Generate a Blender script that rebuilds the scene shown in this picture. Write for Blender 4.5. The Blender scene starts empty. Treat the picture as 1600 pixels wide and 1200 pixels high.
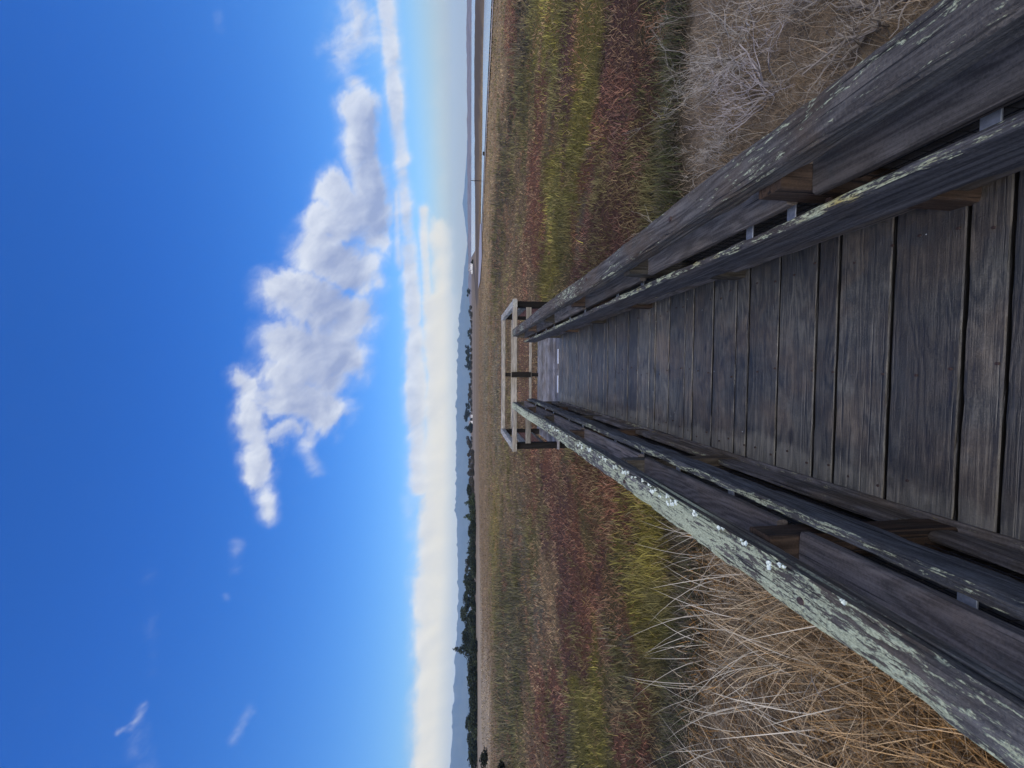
import bpy, math, random
import numpy as np
from mathutils import Matrix, Vector

# ------------------------------------------------------------------ camera
scene = bpy.context.scene
COL = scene.collection
EYE = 1.8                         # eye height above the deck
PITCH, YAW, RAMP = 6.416, 2.068, 0.02895
p, y_ = math.radians(PITCH), math.radians(YAW)
Fv = Vector((-math.sin(y_) * math.cos(p), math.cos(y_) * math.cos(p), -math.sin(p)))
Rv = Vector((math.cos(y_), math.sin(y_), 0))
Uv = Rv.cross(Fv)
cam_d = bpy.data.cameras.new('camera')
cam = bpy.data.objects.new('camera', cam_d)
COL.objects.link(cam)
cam_d.sensor_fit = 'HORIZONTAL'; cam_d.sensor_width = 36; cam_d.lens = 36 * 578 / 1600
cam_d.clip_start = 0.02; cam_d.clip_end = 40000
# the phone was held on its side: picture right is the world's down
m = Matrix.Identity(4)
for i in range(3):
    m[i][0] = -Uv[i]; m[i][1] = Rv[i]; m[i][2] = -Fv[i]; m[i][3] = (0, 0, EYE)[i]
cam.matrix_world = m
scene.camera = cam

# ------------------------------------------------------------------ light
SUN_EL, SUN_AZ = 38.0, 184.0      # degrees; azimuth from +Y towards +X
SKY_STRENGTH = 0.076
sun_d = bpy.data.lights.new('sun', 'SUN')
sun = bpy.data.objects.new('sun', sun_d); COL.objects.link(sun)
sun_d.energy = 2.2; sun_d.angle = math.radians(80); sun_d.color = (1.0, 0.885, 0.72)
se, sa = math.radians(SUN_EL), math.radians(SUN_AZ)
sdir = Vector((math.sin(sa) * math.cos(se), math.cos(sa) * math.cos(se), math.sin(se)))
sun.rotation_euler = sdir.to_track_quat('Z', 'Y').to_euler()
scene.view_settings.view_transform = 'Standard'
scene.view_settings.look = 'None'
scene.view_settings.exposure = 1.0
scene.view_settings.gamma = 1.0
scene.cycles.max_bounces = 6
scene.cycles.transparent_max_bounces = 8
scene.cycles.volume_bounces = 1

# cloud bodies on the sky: ((x1,z1),(x2,z2),radius,weight) as slopes seen towards +Y
CLOUDS = [
    ((-0.273, 0.543), (-0.036, 0.55), 0.0393, 0.95),
    ((-0.365, 0.514), (-0.232, 0.534), 0.0214, 0.75),
    ((-0.183, 0.503), (-0.151, 0.464), 0.0321, 0.75),
    ((-0.069, 0.493), (-0.102, 0.37), 0.0607, 1.00),
    ((-0.017, 0.477), (-0.023, 0.361), 0.0607, 1.00),
    ((-0.184, 0.433), (-0.102, 0.385), 0.0286, 0.65),
    ((-0.26, 0.395), (-0.184, 0.433), 0.0161, 0.55),
    ((-0.169, 0.347), (-0.135, 0.378), 0.0161, 0.55),
    ((0.062, 0.453), (0.03, 0.336), 0.0679, 1.10),
    ((0.191, 0.451), (0.129, 0.319), 0.0679, 1.10),
    ((0.305, 0.395), (0.26, 0.294), 0.0679, 1.10),
    ((0.378, 0.379), (0.367, 0.269), 0.0536, 1.00),
    ((0.451, 0.355), (0.383, 0.261), 0.0464, 1.00),
    ((0.662, 0.282), (0.327, 0.246), 0.0464, 1.10),
    ((0.725, 0.289), (0.617, 0.251), 0.0232, 0.80),
    ((0.229, 0.239), (0.294, 0.262), 0.0214, 0.70),
    ((0.801, 0.304), (0.869, 0.257), 0.0607, 0.72),
    ((0.913, 0.28), (0.839, 0.241), 0.0429, 0.72),
    ((0.967, 0.217), (0.765, 0.195), 0.0201, 0.94),
    ((0.78, 0.199), (0.542, 0.176), 0.0179, 0.98),
    ((0.558, 0.18), (0.298, 0.154), 0.0179, 0.78),
    ((0.314, 0.157), (0.031, 0.143), 0.0201, 0.91),
    ((0.065, 0.146), (-0.31, 0.136), 0.0224, 1.00),
    ((0.46, 0.192), (0.264, 0.182), 0.0111, 0.65),
    ((0.248, 0.158), (0.099, 0.149), 0.0111, 0.65),
    ((0.295, 0.246), (0.229, 0.239), 0.0125, 0.50),
    ((0.196, 0.258), (0.147, 0.256), 0.0107, 0.45),
    ((0.415, 0.121), (0.166, 0.112), 0.0134, 0.78),
    ((0.368, 0.075), (0.167, 0.072), 0.0393, 0.80),
    ((0.167, 0.079), (-0.208, 0.077), 0.0464, 1.10),
    ((-0.208, 0.077), (-0.557, 0.085), 0.0589, 1.10),
    ((-0.557, 0.086), (-1.189, 0.097), 0.0589, 1.20),
    ((0.711, 0.074), (0.385, 0.059), 0.0393, 0.40),
    ((-0.344, 0.161), (-0.466, 0.145), 0.0179, 0.40),
    ((1.031, 0.073), (0.713, 0.058), 0.0357, 0.40),
    ((-0.909, 0.851), (-0.849, 0.819), 0.0089, 0.50),
    ((-0.893, 0.845), (-0.913, 0.876), 0.0071, 0.45),
    ((-0.908, 0.834), (-1.009, 0.826), 0.0250, 0.30),
    ((-0.444, 0.592), (-0.51, 0.596), 0.0143, 0.38),
    ((-0.882, 0.567), (-0.966, 0.612), 0.0125, 0.40),
    ((-0.576, 0.622), (-0.584, 0.619), 0.0071, 0.30),
    ((0.854, 0.608), (0.832, 0.608), 0.0107, 0.30),
    ((-0.515, 0.793), (-0.762, 0.793), 0.0179, 0.20),
]
CLOUD_SHADE = [
    ((-0.102, 0.432), (-0.003, 0.353), 0.0607, 0.80),
    ((0.095, 0.383), (0.178, 0.327), 0.0643, 0.90),
    ((0.275, 0.341), (0.326, 0.286), 0.0464, 0.80),
    ((0.36, 0.241), (0.618, 0.242), 0.0304, 1.00),
    ((0.39, 0.293), (0.423, 0.277), 0.0250, 0.60),
    ((-0.101, 0.494), (-0.199, 0.511), 0.0286, 0.50),
    ((-0.036, 0.366), (0.014, 0.329), 0.0321, 0.60),
]

class NT:
    """small helper for building node trees"""
    def __init__(s, tree):
        s.t = tree; s.t.nodes.clear()
    def n(s, typ, ins=None, **kw):
        nd = s.t.nodes.new(typ)
        for k, v in kw.items(): setattr(nd, k, v)
        for k, v in (ins or {}).items():
            sk = nd.inputs[k]
            if hasattr(v, 'is_output'): s.t.links.new(v, sk)
            else: sk.default_value = v
        return nd
    def math(s, op, a, b=0.0, c=None, clamp=False):
        ins = {0: a, 1: b}
        if c is not None: ins[2] = c
        nd = s.n('ShaderNodeMath', ins, operation=op); nd.use_clamp = clamp
        return nd.outputs[0]
    def vm(s, op, a, b=None):
        nd = s.n('ShaderNodeVectorMath', {0: a} if b is None else {0: a, 1: b}, operation=op)
        return nd.outputs['Value'] if op in ('DOT_PRODUCT', 'LENGTH') else nd.outputs[0]
    def scale(s, a, f):
        nd = s.n('ShaderNodeVectorMath', {0: a}, operation='SCALE')
        if hasattr(f, 'is_output'): s.t.links.new(f, nd.inputs['Scale'])
        else: nd.inputs['Scale'].default_value = f
        return nd.outputs[0]
    def noise(s, vec, scale, detail=4, rough=0.55, dist=0.0, out=0):
        return s.n('ShaderNodeTexNoise', {'Vector': vec, 'Scale': scale, 'Detail': detail, 'Roughness': rough, 'Distortion': dist}).outputs[out]
    def ss(s, v, a, b, lo=0.0, hi=1.0):
        return s.n('ShaderNodeMapRange', {0: v, 1: a, 2: b, 3: lo, 4: hi}, interpolation_type='SMOOTHSTEP').outputs[0]
    def lin(s, v, a, b, lo=0.0, hi=1.0):
        return s.n('ShaderNodeMapRange', {0: v, 1: a, 2: b, 3: lo, 4: hi}).outputs[0]
    def mix(s, f, a, b, mode='MIX'):
        nd = s.n('ShaderNodeMix', data_type='RGBA', blend_type=mode, clamp_factor=True)
        for k, v in ((0, f), (6, a), (7, b)):
            if hasattr(v, 'is_output'): s.t.links.new(v, nd.inputs[k])
            elif k == 0: nd.inputs[k].default_value = v
            else: nd.inputs[k].default_value = (*v, 1)
        return nd.outputs[2]
    def comb(s, x, y, z):
        return s.n('ShaderNodeCombineXYZ', {0: x, 1: y, 2: z}).outputs[0]

# ------------------------------------------------------------------ sky
def build_world():
    w = bpy.data.worlds.new('World'); scene.world = w; w.use_nodes = True
    T = NT(w.node_tree)
    sky = T.n('ShaderNodeTexSky', sky_type='NISHITA', sun_disc=False, sun_elevation=se, sun_rotation=sa,
              air_density=1.0, dust_density=1.2, ozone_density=2.5, altitude=50)
    col = T.n('ShaderNodeHueSaturation', {'Hue': 0.5, 'Saturation': 1.35, 'Value': 1.0, 'Color': sky.outputs[0]}).outputs[0]
    col = T.n('ShaderNodeGamma', {'Color': col, 'Gamma': 1.0}).outputs[0]
    dirv = T.n('ShaderNodeTexCoord').outputs['Generated']
    sep = T.n('ShaderNodeSeparateXYZ', {0: dirv})
    dx, dy, dz = sep.outputs
    col = T.mix(1.0, col, T.mix(T.lin(dz, 0.08, 0.6), (0.74, 0.89, 1.05), (0.60, 0.86, 1.40)), 'MULTIPLY')
    dyc = T.math('MAXIMUM', dy, 0.05)
    q0 = T.comb(T.math('DIVIDE', dx, dyc), T.math('DIVIDE', dz, dyc), 0.0)
    # wispy warping of the cloud outlines
    def wv(scale, ax, ay, det, ro):
        n = T.n('ShaderNodeTexNoise', {'Vector': T.vm('MULTIPLY', q0, scale), 'Scale': 1.0, 'Detail': det, 'Roughness': ro}).outputs[1]
        return T.vm('MULTIPLY', T.vm('SUBTRACT', n, (0.5, 0.5, 0.5)), (ax, ay, 0.0))
    w1, w2 = wv((4.0, 7.0, 1.0), 0.15, 0.07, 5.0, 0.6), wv((14.0, 26.0, 1.0), 0.05, 0.03, 6.0, 0.65)
    qb = T.vm('ADD', q0, T.vm('ADD', w1, w2))
    qs = T.vm('ADD', q0, T.vm('ADD', T.scale(w1, 0.2), T.scale(w2, 0.45)))
    def bodies(lst, fall=2.1):
        dens = None
        for (a, b, r, wt) in lst:
            pa = T.vm('SUBTRACT', qb if r > 0.025 else qs, (a[0], a[1], 0))
            ba = (b[0] - a[0], b[1] - a[1], 0)
            h = T.math('MULTIPLY', T.vm('DOT_PRODUCT', pa, ba), 1 / (ba[0] ** 2 + ba[1] ** 2), clamp=True)
            d = T.vm('LENGTH', T.vm('SUBTRACT', pa, T.scale(T.vm('MULTIPLY', (1, 1, 1), ba), h)))
            v = T.math('MULTIPLY', T.ss(d, 0.0, r * (fall if r > 0.025 else 2.8), 1.0, 0.0), wt)
            dens = v if dens is None else T.math('SMOOTH_MAX', dens, v, 0.12)
        return dens
    dens = bodies(CLOUDS); shade = bodies(CLOUD_SHADE, 2.4)
    # slanting streaky detail
    rot = T.n('ShaderNodeMapping', {'Vector': T.vm('ADD', q0, T.scale(w1, 0.5)), 'Rotation': (0, 0, 0.9)}).outputs[0]
    n1 = T.noise(T.vm('MULTIPLY', rot, (7.0, 13.0, 1.0)), 1.0, 8, 0.60, 0.4)
    n2 = T.noise(T.vm('MULTIPLY', rot, (20.0, 42.0, 1.0)), 1.0, 7, 0.66, 0.5)
    nn = T.math('ADD', T.ss(n1, 0.26, 0.74), T.math('MULTIPLY', T.math('SUBTRACT', n2, 0.5), 0.85))
    lowv = T.ss(dz, 0.07, 0.15, 1.0, 0.0)
    nn = T.math('ADD', T.math('MULTIPLY', nn, T.lin(lowv, 0, 1, 1.0, 0.45)), T.math('MULTIPLY', lowv, 0.38))
    cov = T.math('MULTIPLY', dens, T.math('ADD', 0.30, nn))
    cov = T.math('ADD', cov, T.math('MULTIPLY', T.ss(dens, 0.42, 1.05), 0.60))
    alpha = T.ss(cov, 0.08, 1.22)
    # soft relief: tops catch the light, undersides stay blue-grey
    def puff(v): return T.noise(T.vm('MULTIPLY', v, (7.0, 13.0, 1.0)), 1.0, 4, 0.52, 0.5)
    rel = T.math('SUBTRACT', puff(rot), puff(T.vm('ADD', rot, (-0.006, 0.026, 0.0))))
    core = T.ss(cov, 0.6, 1.6)
    lit = T.math('ADD', T.math('MULTIPLY', rel, T.lin(lowv, 0, 1, 1.7, 1.2)), T.math('SUBTRACT', 0.92, T.math('MULTIPLY', core, 0.22)))
    lit = T.math('SUBTRACT', lit, T.math('MULTIPLY', shade, 0.72), clamp=True)
    low = T.ss(dz, 0.06, 0.17, 1.0, 0.0)
    white = T.mix(low, (0.40, 0.42, 0.46), (0.56, 0.50, 0.365))
    grey = T.mix(low, (0.170, 0.200, 0.300), (0.42, 0.395, 0.33))
    ccol = T.mix(lit, grey, white)
    front = T.ss(dy, 0.06, 0.25)
    skyc = T.scale(col, SKY_STRENGTH)
    veil = T.math('MULTIPLY', T.ss(dz, 0.0, 0.14, 0.95, 0.0), 1.0)
    base = T.mix(veil, skyc, (0.290, 0.272, 0.195))
    alpha = T.math('MULTIPLY', alpha, T.lin(dz, 0.02, 0.07, 0.25, 0.95))
    fin = T.mix(T.math('MULTIPLY', alpha, front), base, ccol)
    bg = T.n('ShaderNodeBackground', {'Color': fin, 'Strength': 1.0})
    T.n('ShaderNodeOutputWorld', {0: bg.outputs[0]})
build_world()

# ------------------------------------------------------------------ helpers
rng = np.random.default_rng(7); random.seed(7)

def hash2(ix, iy, seed):
    h = (ix.astype(np.int64) * 374761393 + iy.astype(np.int64) * 668265263 + seed * 1442695041) & 0x7fffffff
    h = ((h ^ (h >> 13)) * 1274126177) & 0x7fffffff
    return ((h ^ (h >> 16)) & 0xffff) / 65535.0
def vnoise(x, y, seed=0):
    x = np.asarray(x, float); y = np.asarray(y, float)
    ix, iy = np.floor(x), np.floor(y); fx, fy = x - ix, y - iy
    fx = fx * fx * (3 - 2 * fx); fy = fy * fy * (3 - 2 * fy)
    a, b = hash2(ix, iy, seed), hash2(ix + 1, iy, seed)
    c, d = hash2(ix, iy + 1, seed), hash2(ix + 1, iy + 1, seed)
    return a + (b - a) * fx + (c - a) * fy + (a - b - c + d) * fx * fy
def fbm(x, y, seed=0, octv=4):
    s, amp, tot = 0, 1.0, 0
    for k in range(octv):
        s = s + amp * vnoise(np.asarray(x) * 2 ** k, np.asarray(y) * 2 ** k, seed + k * 17); tot += amp; amp *= 0.5
    return s / tot

def props(o, label=None, cat=None, group=None, kind=None):
    if label: o['label'] = label
    if cat: o['category'] = cat
    if group: o['group'] = group
    if kind: o['kind'] = kind
    return o
def thing(name, label, cat, loc=(0, 0, 0), group=None):
    o = bpy.data.objects.new(name, None); COL.objects.link(o); o.location = loc
    o.empty_display_size = 0.2
    return props(o, label, cat, group)
def link(name, me, parent=None):
    o = bpy.data.objects.new(name, me); COL.objects.link(o)
    if parent: o.parent = parent
    return o
def bulk(name, V, F, mat, cols=None, var=None, smooth=False):
    """mesh from numpy arrays; F is (m,k) or a list of such arrays"""
    me = bpy.data.meshes.new(name)
    V = np.asarray(V, np.float32)
    Fs = F if isinstance(F, list) else [F]
    Fs = [np.asarray(f, np.int32) for f in Fs if len(f)]
    me.vertices.add(len(V)); me.vertices.foreach_set('co', V.ravel())
    li = np.concatenate([f.ravel() for f in Fs])
    tot = np.concatenate([np.full(len(f), f.shape[1], np.int32) for f in Fs])
    st = np.concatenate([[0], np.cumsum(tot)[:-1]]).astype(np.int32)
    me.loops.add(len(li)); me.loops.foreach_set('vertex_index', li)
    me.polygons.add(len(tot)); me.polygons.foreach_set('loop_start', st)
    try: me.polygons.foreach_set('loop_total', tot)
    except Exception: pass
    me.polygons.foreach_set('use_smooth', np.full(len(tot), smooth))
    me.update(calc_edges=True); me.validate()
    if cols is not None:
        a = me.color_attributes.new('tone', 'FLOAT_COLOR', 'POINT')
        c = np.ones((len(V), 4), np.float32); c[:, :3] = cols; a.data.foreach_set('color', c.ravel())
    if var is not None:
        a = me.attributes.new('var', 'FLOAT', 'POINT'); a.data.foreach_set('value', np.asarray(var, np.float32))
    me.materials.append(mat)
    return me
class MB:
    """collects pieces into ONE mesh"""
    def __init__(s): s.V = []; s.F3 = []; s.F4 = []; s.var = []; s.n = 0
    def add(s, V, F4=None, F3=None, var=0.0):
        V = np.asarray(V, float)
        if F4 is not None and len(F4): s.F4.append(np.asarray(F4) + s.n)
        if F3 is not None and len(F3): s.F3.append(np.asarray(F3) + s.n)
        s.V.append(V); s.n += len(V); s.var.append(np.full(len(V), var))
    def build(s, name, mat, parent=None, smooth=False, ramp=False):
        V = np.concatenate(s.V)
        if ramp: V[:, 2] += RAMP * V[:, 1]
        F = [np.concatenate(f) for f in (s.F4, s.F3) if f]
        return link(name, bulk(name, V, F, mat, var=np.concatenate(s.var), smooth=smooth), parent)

def beam(mb, axis, a, b, s0, s1, t0, t1, wob=0.0, wear=0.0, groove=0.0, bev=0.006, step=0.04, seed=0, var=None, nside=5):
    """a weathered timber along axis from a to b, filling s0..s1 by t0..t1 across; rounded arrises, grooves and warp"""
    n = max(2, int(abs(b - a) / step) + 1)
    L = np.linspace(a, b, n)
    w, h = s1 - s0, t1 - t0
    bev = min(bev, w * 0.3, h * 0.3)
    prof = []
    def side(p0, p1):
        for k in range(nside): prof.append(p0 + (p1 - p0) * k / (nside - 1))
    hw, hh = w / 2, h / 2
    side(np.array([-hw + bev, -hh]), np.array([hw - bev, -hh]))
    side(np.array([hw, -hh + bev]), np.array([hw, hh - bev]))
    side(np.array([hw - bev, hh]), np.array([-hw + bev, hh]))
    side(np.array([-hw, hh - bev]), np.array([-hw, -hh + bev]))
    prof = np.array(prof); m_ = len(prof)
    nrm = prof / np.maximum(np.linalg.norm(prof / np.array([hw, hh]), axis=1), 1e-6)[:, None]
    nrm = np.stack([np.where(np.abs(prof[:, 0]) >= hw - 1e-9, np.sign(prof[:, 0]), 0), np.where(np.abs(prof[:, 1]) >= hh - 1e-9, np.sign(prof[:, 1]), 0)], 1)
    LL, PI_ = np.meshgrid(L, np.arange(m_), indexing='ij')
    P = np.repeat(prof[None], n, 0).copy()
    if groove: P -= nrm[None] * (groove * vnoise(PI_ * 1.7, LL * 1.3, seed + 5) ** 2)[..., None]
    if wear:
        edge = (np.arange(m_) % nside == 0) | (np.arange(m_) % nside == nside - 1)
        e = wear * np.clip(fbm(PI_ // nside * 3.1, LL * 9, seed + 9, 3) - 0.42, 0, 1) * 2.2
        P -= np.sign(prof)[None] * (e * edge[None])[..., None]
    if wob:
        P[..., 0] += (wob * (fbm(L * 0.7, L * 0 + seed, seed, 3) - 0.5) * 2)[:, None]
        P[..., 1] += (wob * (fbm(L * 0.8, L * 0 + seed + 4.3, seed + 3, 3) - 0.5) * 2)[:, None]
    P[..., 0] += (s0 + s1) / 2; P[..., 1] += (t0 + t1) / 2
    V = np.empty((n * m_ + 2, 3))
    ia = 'XYZ'.index(axis); others = [i for i in range(3) if i != ia]
    V[:n * m_, ia] = np.repeat(L, m_); V[:n * m_, others[0]] = P[..., 0].ravel(); V[:n * m_, others[1]] = P[..., 1].ravel()
    for k, r in ((0, 0), (1, n - 1)): V[n * m_ + k] = V[r * m_:(r + 1) * m_].mean(0)
    i = np.arange(n - 1)[:, None] * m_; j = np.arange(m_)[None]; j2 = (j + 1) % m_
    F4 = np.stack([i + j, i + j2, i + m_ + j2, i + m_ + j], -1).reshape(-1, 4)
    jj = np.arange(m_)
    F3 = np.concatenate([np.stack([jj * 0 + n * m_, (jj + 1) % m_, jj], 1), np.stack([jj * 0 + n * m_ + 1, (n - 1) * m_ + jj, (n - 1) * m_ + (jj + 1) % m_], 1)])
    if axis == 'Y': F4 = F4[:, ::-1]; F3 = F3[:, ::-1]
    mb.add(V, F4, F3, rng.random() if var is None else var)

def tube(mb, pts, rad, sides=5, var=0.0, cap=False):
    pts = np.asarray(pts, float); n = len(pts)
    rad = np.broadcast_to(np.asarray(rad, float), (n,))
    d = np.gradient(pts, axis=0); d /= np.maximum(np.linalg.norm(d, axis=1), 1e-9)[:, None]
    up = np.where(np.abs(d[:, 2:3]) > 0.9, [[1, 0, 0]], [[0, 0, 1]])
    u = np.cross(d, up); u /= np.maximum(np.linalg.norm(u, axis=1), 1e-9)[:, None]
    v = np.cross(d, u)
    ang = np.arange(sides) * 2 * np.pi / sides
    V = pts[:, None] + rad[:, None, None] * (u[:, None] * np.cos(ang)[None, :, None] + v[:, None] * np.sin(ang)[None, :, None])
    i = np.arange(n - 1)[:, None] * sides; j = np.arange(sides)[None]; j2 = (j + 1) % sides
    F = np.stack([i + j, i + j2, i + sides + j2, i + sides + j], -1).reshape(-1, 4)
    Vv = V.reshape(-1, 3); F3 = None
    if cap:
        Vv = np.concatenate([Vv, pts[:1], pts[-1:]]); k = n * sides; jj = np.arange(sides)
        F3 = np.concatenate([np.stack([jj * 0 + k, (jj + 1) % sides, jj], 1), np.stack([jj * 0 + k + 1, (n - 1) * sides + jj, (n - 1) * sides + (jj + 1) % sides], 1)])
    mb.add(Vv, F, F3, var)

# ------------------------------------------------------------------ materials
def new_mat(name):
    mt = bpy.data.materials.new(name); mt.use_nodes = True
    return mt, NT(mt.node_tree)
def finish(T, color, rough=0.85, bump=None, bstr=0.5, bdist=0.004, spec=0.25, extra=None):
    ins = {'Base Color': color if hasattr(color, 'is_output') else (*color, 1), 'Roughness': rough, 'Specular IOR Level': spec}
    if bump is not None:
        ins['Normal'] = T.n('ShaderNodeBump', {'Strength': bstr, 'Distance': bdist, 'Height': bump}).outputs[0]
    ins.update(extra or {})
    b = T.n('ShaderNodeBsdfPrincipled', ins)
    T.n('ShaderNodeOutputMaterial', {0: b.outputs[0]})

def wood_mat(name, axis, dark, light, warm, cool, lichen=0.0, lichen_col=(0.45, 0.49, 0.33), bump=0.6, specks=0.0, yellow=0.0, gloss=0.0, edges=False):
    mt, T = new_mat(name)
    tc = T.n('ShaderNodeTexCoord').outputs['Object']
    var = T.n('ShaderNodeAttribute', attribute_name='var').outputs['Fac']
    off = T.vm('MULTIPLY', T.comb(var, var, var), (37.0, 53.0, 71.0))
    pos = T.vm('ADD', tc, off)
    def st(across, along):
        return tuple(along if a == axis else across for a in 'XYZ')
    fine = T.noise(T.vm('MULTIPLY', pos, st(150, 3.5)), 1.0, 8, 0.72, 0.15)
    mid = T.noise(T.vm('MULTIPLY', pos, st(24, 1.1)), 1.0, 5, 0.6, 0.5)
    rings_n = T.noise(T.vm('MULTIPLY', pos, st(5.5, 0.75)), 1.0, 3, 0.5, 0.3)
    rings = T.math('ADD', T.math('MULTIPLY', T.math('SINE', T.math('MULTIPLY', rings_n, 95.0)), 0.5), 0.5)
    stain = T.noise(tc, 2.6, 5, 0.6, 0.4)
    stain2 = T.noise(T.vm('ADD', tc, (7.3, 2.1, 5.5)), 6.5, 5, 0.65, 0.6)
    crack = T.ss(T.noise(T.vm('MULTIPLY', pos, st(60, 0.7)), 1.0, 3, 0.5), 0.30, 0.37)
    g = T.math('ADD', T.math('MULTIPLY', fine, 0.55), T.math('MULTIPLY', mid, 0.26))
    iso = T.noise(tc, 140.0, 4, 0.7)
    g = T.math('ADD', g, T.math('MULTIPLY', rings, 0.11))
    g = T.math('ADD', g, T.math('MULTIPLY', iso, 0.30))
    g = T.ss(g, 0.44, 0.79)
    col = T.mix(g, dark, light)
    col = T.mix(T.math('MULTIPLY', T.ss(stain, 0.42, 0.62), 0.75), col, T.mix(g, tuple(c * 0.42 for c in warm), warm))
    col = T.mix(T.math('MULTIPLY', T.ss(stain2, 0.50, 0.72), 0.6), col, T.mix(g, tuple(c * 0.4 for c in cool), cool))
    # every board weathers to its own tone
    tone = T.lin(var, 0, 1, 0.62, 1.38)
    col = T.mix(1.0, col, T.comb(tone, tone, tone), 'MULTIPLY')
    # knots
    kv = T.n('ShaderNodeTexVoronoi', {'Vector': T.vm('MULTIPLY', pos, st(5.0, 2.0)), 'Scale': 1.0}, feature='F1')
    kd = kv.outputs['Distance']
    kn = T.math('MULTIPLY', T.ss(kd, 0.05, 0.14, 1.0, 0.0), T.ss(T.noise(pos, 3.0, 1), 0.5, 0.56))
    col = T.mix(T.math('MULTIPLY', kn, 0.7), col, tuple(c * 0.35 for c in dark))
    col = T.mix(T.math('SUBTRACT', 0.85, T.math('MULTIPLY', crack, 0.85)), col, (0.008, 0.008, 0.009))
    if edges:
        grime = T.math('ADD', T.math('MULTIPLY', T.noise(T.vm('ADD', tc, (3, 9, 1)), 1.6, 4, 0.6), 0.6), T.math('MULTIPLY', T.noise(tc, 17.0, 5, 0.7), 0.4))
        gf = T.ss(grime, 0.36, 0.62, 0.55, 1.25)
        col = T.mix(1.0, col, T.comb(gf, gf, gf), 'MULTIPLY')
        px = T.n('ShaderNodeSeparateXYZ', {0: tc}).outputs[0]
        wob = T.math('ADD', T.math('MULTIPLY', T.math('SUBTRACT', T.noise(tc, 2.2, 4, 0.6), 0.5), 0.42), T.math('MULTIPLY', T.math('SUBTRACT', T.noise(T.vm('MULTIPLY', tc, (4, 30, 4)), 1.0, 2), 0.5), 0.10))
        band = T.ss(T.math('ADD', px, wob), -0.47, -0.40, 1.0, 0.0)
        col = T.mix(T.math('MULTIPLY', band, 0.55), col, T.mix(g, (0.10, 0.098, 0.075), (0.25, 0.235, 0.185)))
        blot = T.math('MULTIPLY', T.ss(T.math('ADD', px, T.math('MULTIPLY', wob, 0.8)), 0.38, 0.50), T.ss(T.noise(tc, 7.5, 3), 0.48, 0.62))
        col = T.mix(T.math('MULTIPLY', blot, 0.65), col, (0.035, 0.036, 0.034))
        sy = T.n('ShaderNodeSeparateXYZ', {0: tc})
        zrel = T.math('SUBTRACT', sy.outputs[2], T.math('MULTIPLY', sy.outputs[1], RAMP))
        col = T.mix(T.ss(zrel, -0.009, -0.003, 1.0, 0.0), col, (0.006, 0.006, 0.006))   # plank sides painted near-black so the gaps read as shade
    rough = T.lin(g, 0, 1, 0.9 - gloss * 0.48, 0.7 - gloss * 0.32)
    height = T.math('ADD', T.math('MULTIPLY', g, 0.5), T.math('MULTIPLY', crack, 0.6))
    if specks:
        v = T.n('ShaderNodeTexVoronoi', {'Vector': tc, 'Scale': 26.0}, feature='F1')
        sz = T.noise(tc, 60, 1)
        sp = T.math('MULTIPLY', T.ss(T.math('SUBTRACT', v.outputs['Distance'], T.math('MULTIPLY', sz, 0.10)), 0.03, 0.055, 1.0, 0.0), T.ss(T.n('ShaderNodeSeparateColor', {0: v.outputs['Color']}).outputs[0], 1 - specks, 1 - specks + 0.01))
        col = T.mix(sp, col, (0.42, 0.46, 0.44))
    if lichen:
        nz = T.n('ShaderNodeSeparateXYZ', {0: T.n('ShaderNodeNewGeometry').outputs['Normal']}).outputs[2]
        up = T.ss(nz, 0.25, 0.75)
        big = T.noise(T.vm('MULTIPLY', tc, st(4.0, 1.1)), 1.0, 4, 0.6, 0.3)
        small = T.noise(T.vm('MULTIPLY', tc, st(85, 17)), 1.0, 6, 0.62, 0.4)
        dots = T.noise(T.vm('MULTIPLY', tc, st(210, 120)), 1.0, 3, 0.6)
        lv = T.math('ADD', T.math('MULTIPLY', small, 0.78), T.math('MULTIPLY', big, 0.62))
        lv = T.math('ADD', lv, T.math('MULTIPLY', dots, 0.22))
        lm = T.math('MULTIPLY', T.ss(lv, 1.09 - 0.40 * lichen, 1.17 - 0.40 * lichen), up)
        lm = T.math('MULTIPLY', lm, T.lin(crack, 0, 1, 0.25, 1.0))
        lc = T.mix(T.ss(dots, 0.3, 0.7), tuple(c * 0.55 for c in lichen_col), lichen_col)
        if yellow:
            ym = T.math('MULTIPLY', T.ss(T.noise(tc, 3.1, 3), 0.55, 0.66), yellow)
            lc = T.mix(ym, lc, (0.36, 0.27, 0.05))
        col = T.mix(lm, col, lc)
        height = T.math('ADD', height, T.math('MULTIPLY', lm, T.math('MULTIPLY', dots, 0.5)))
        rough = T.mix(lm, T.comb(rough, rough, rough), (0.95, 0.95, 0.95))
    finish(T, col, rough, height, bump, 0.006, 0.2 + gloss * 0.55)
    return mt
def flat_mat(name, a, b, scale=20, rough=0.6, metal=0.0, bump=0.2):
    mt, T = new_mat(name)
    tc = T.n('ShaderNodeTexCoord').outputs['Object']
    n = T.noise(tc, scale, 6, 0.65)
    finish(T, T.mix(T.ss(n, 0.3, 0.7), a, b), rough, n, bump, 0.003, 0.4, {'Metallic': metal})
    return mt
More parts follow.
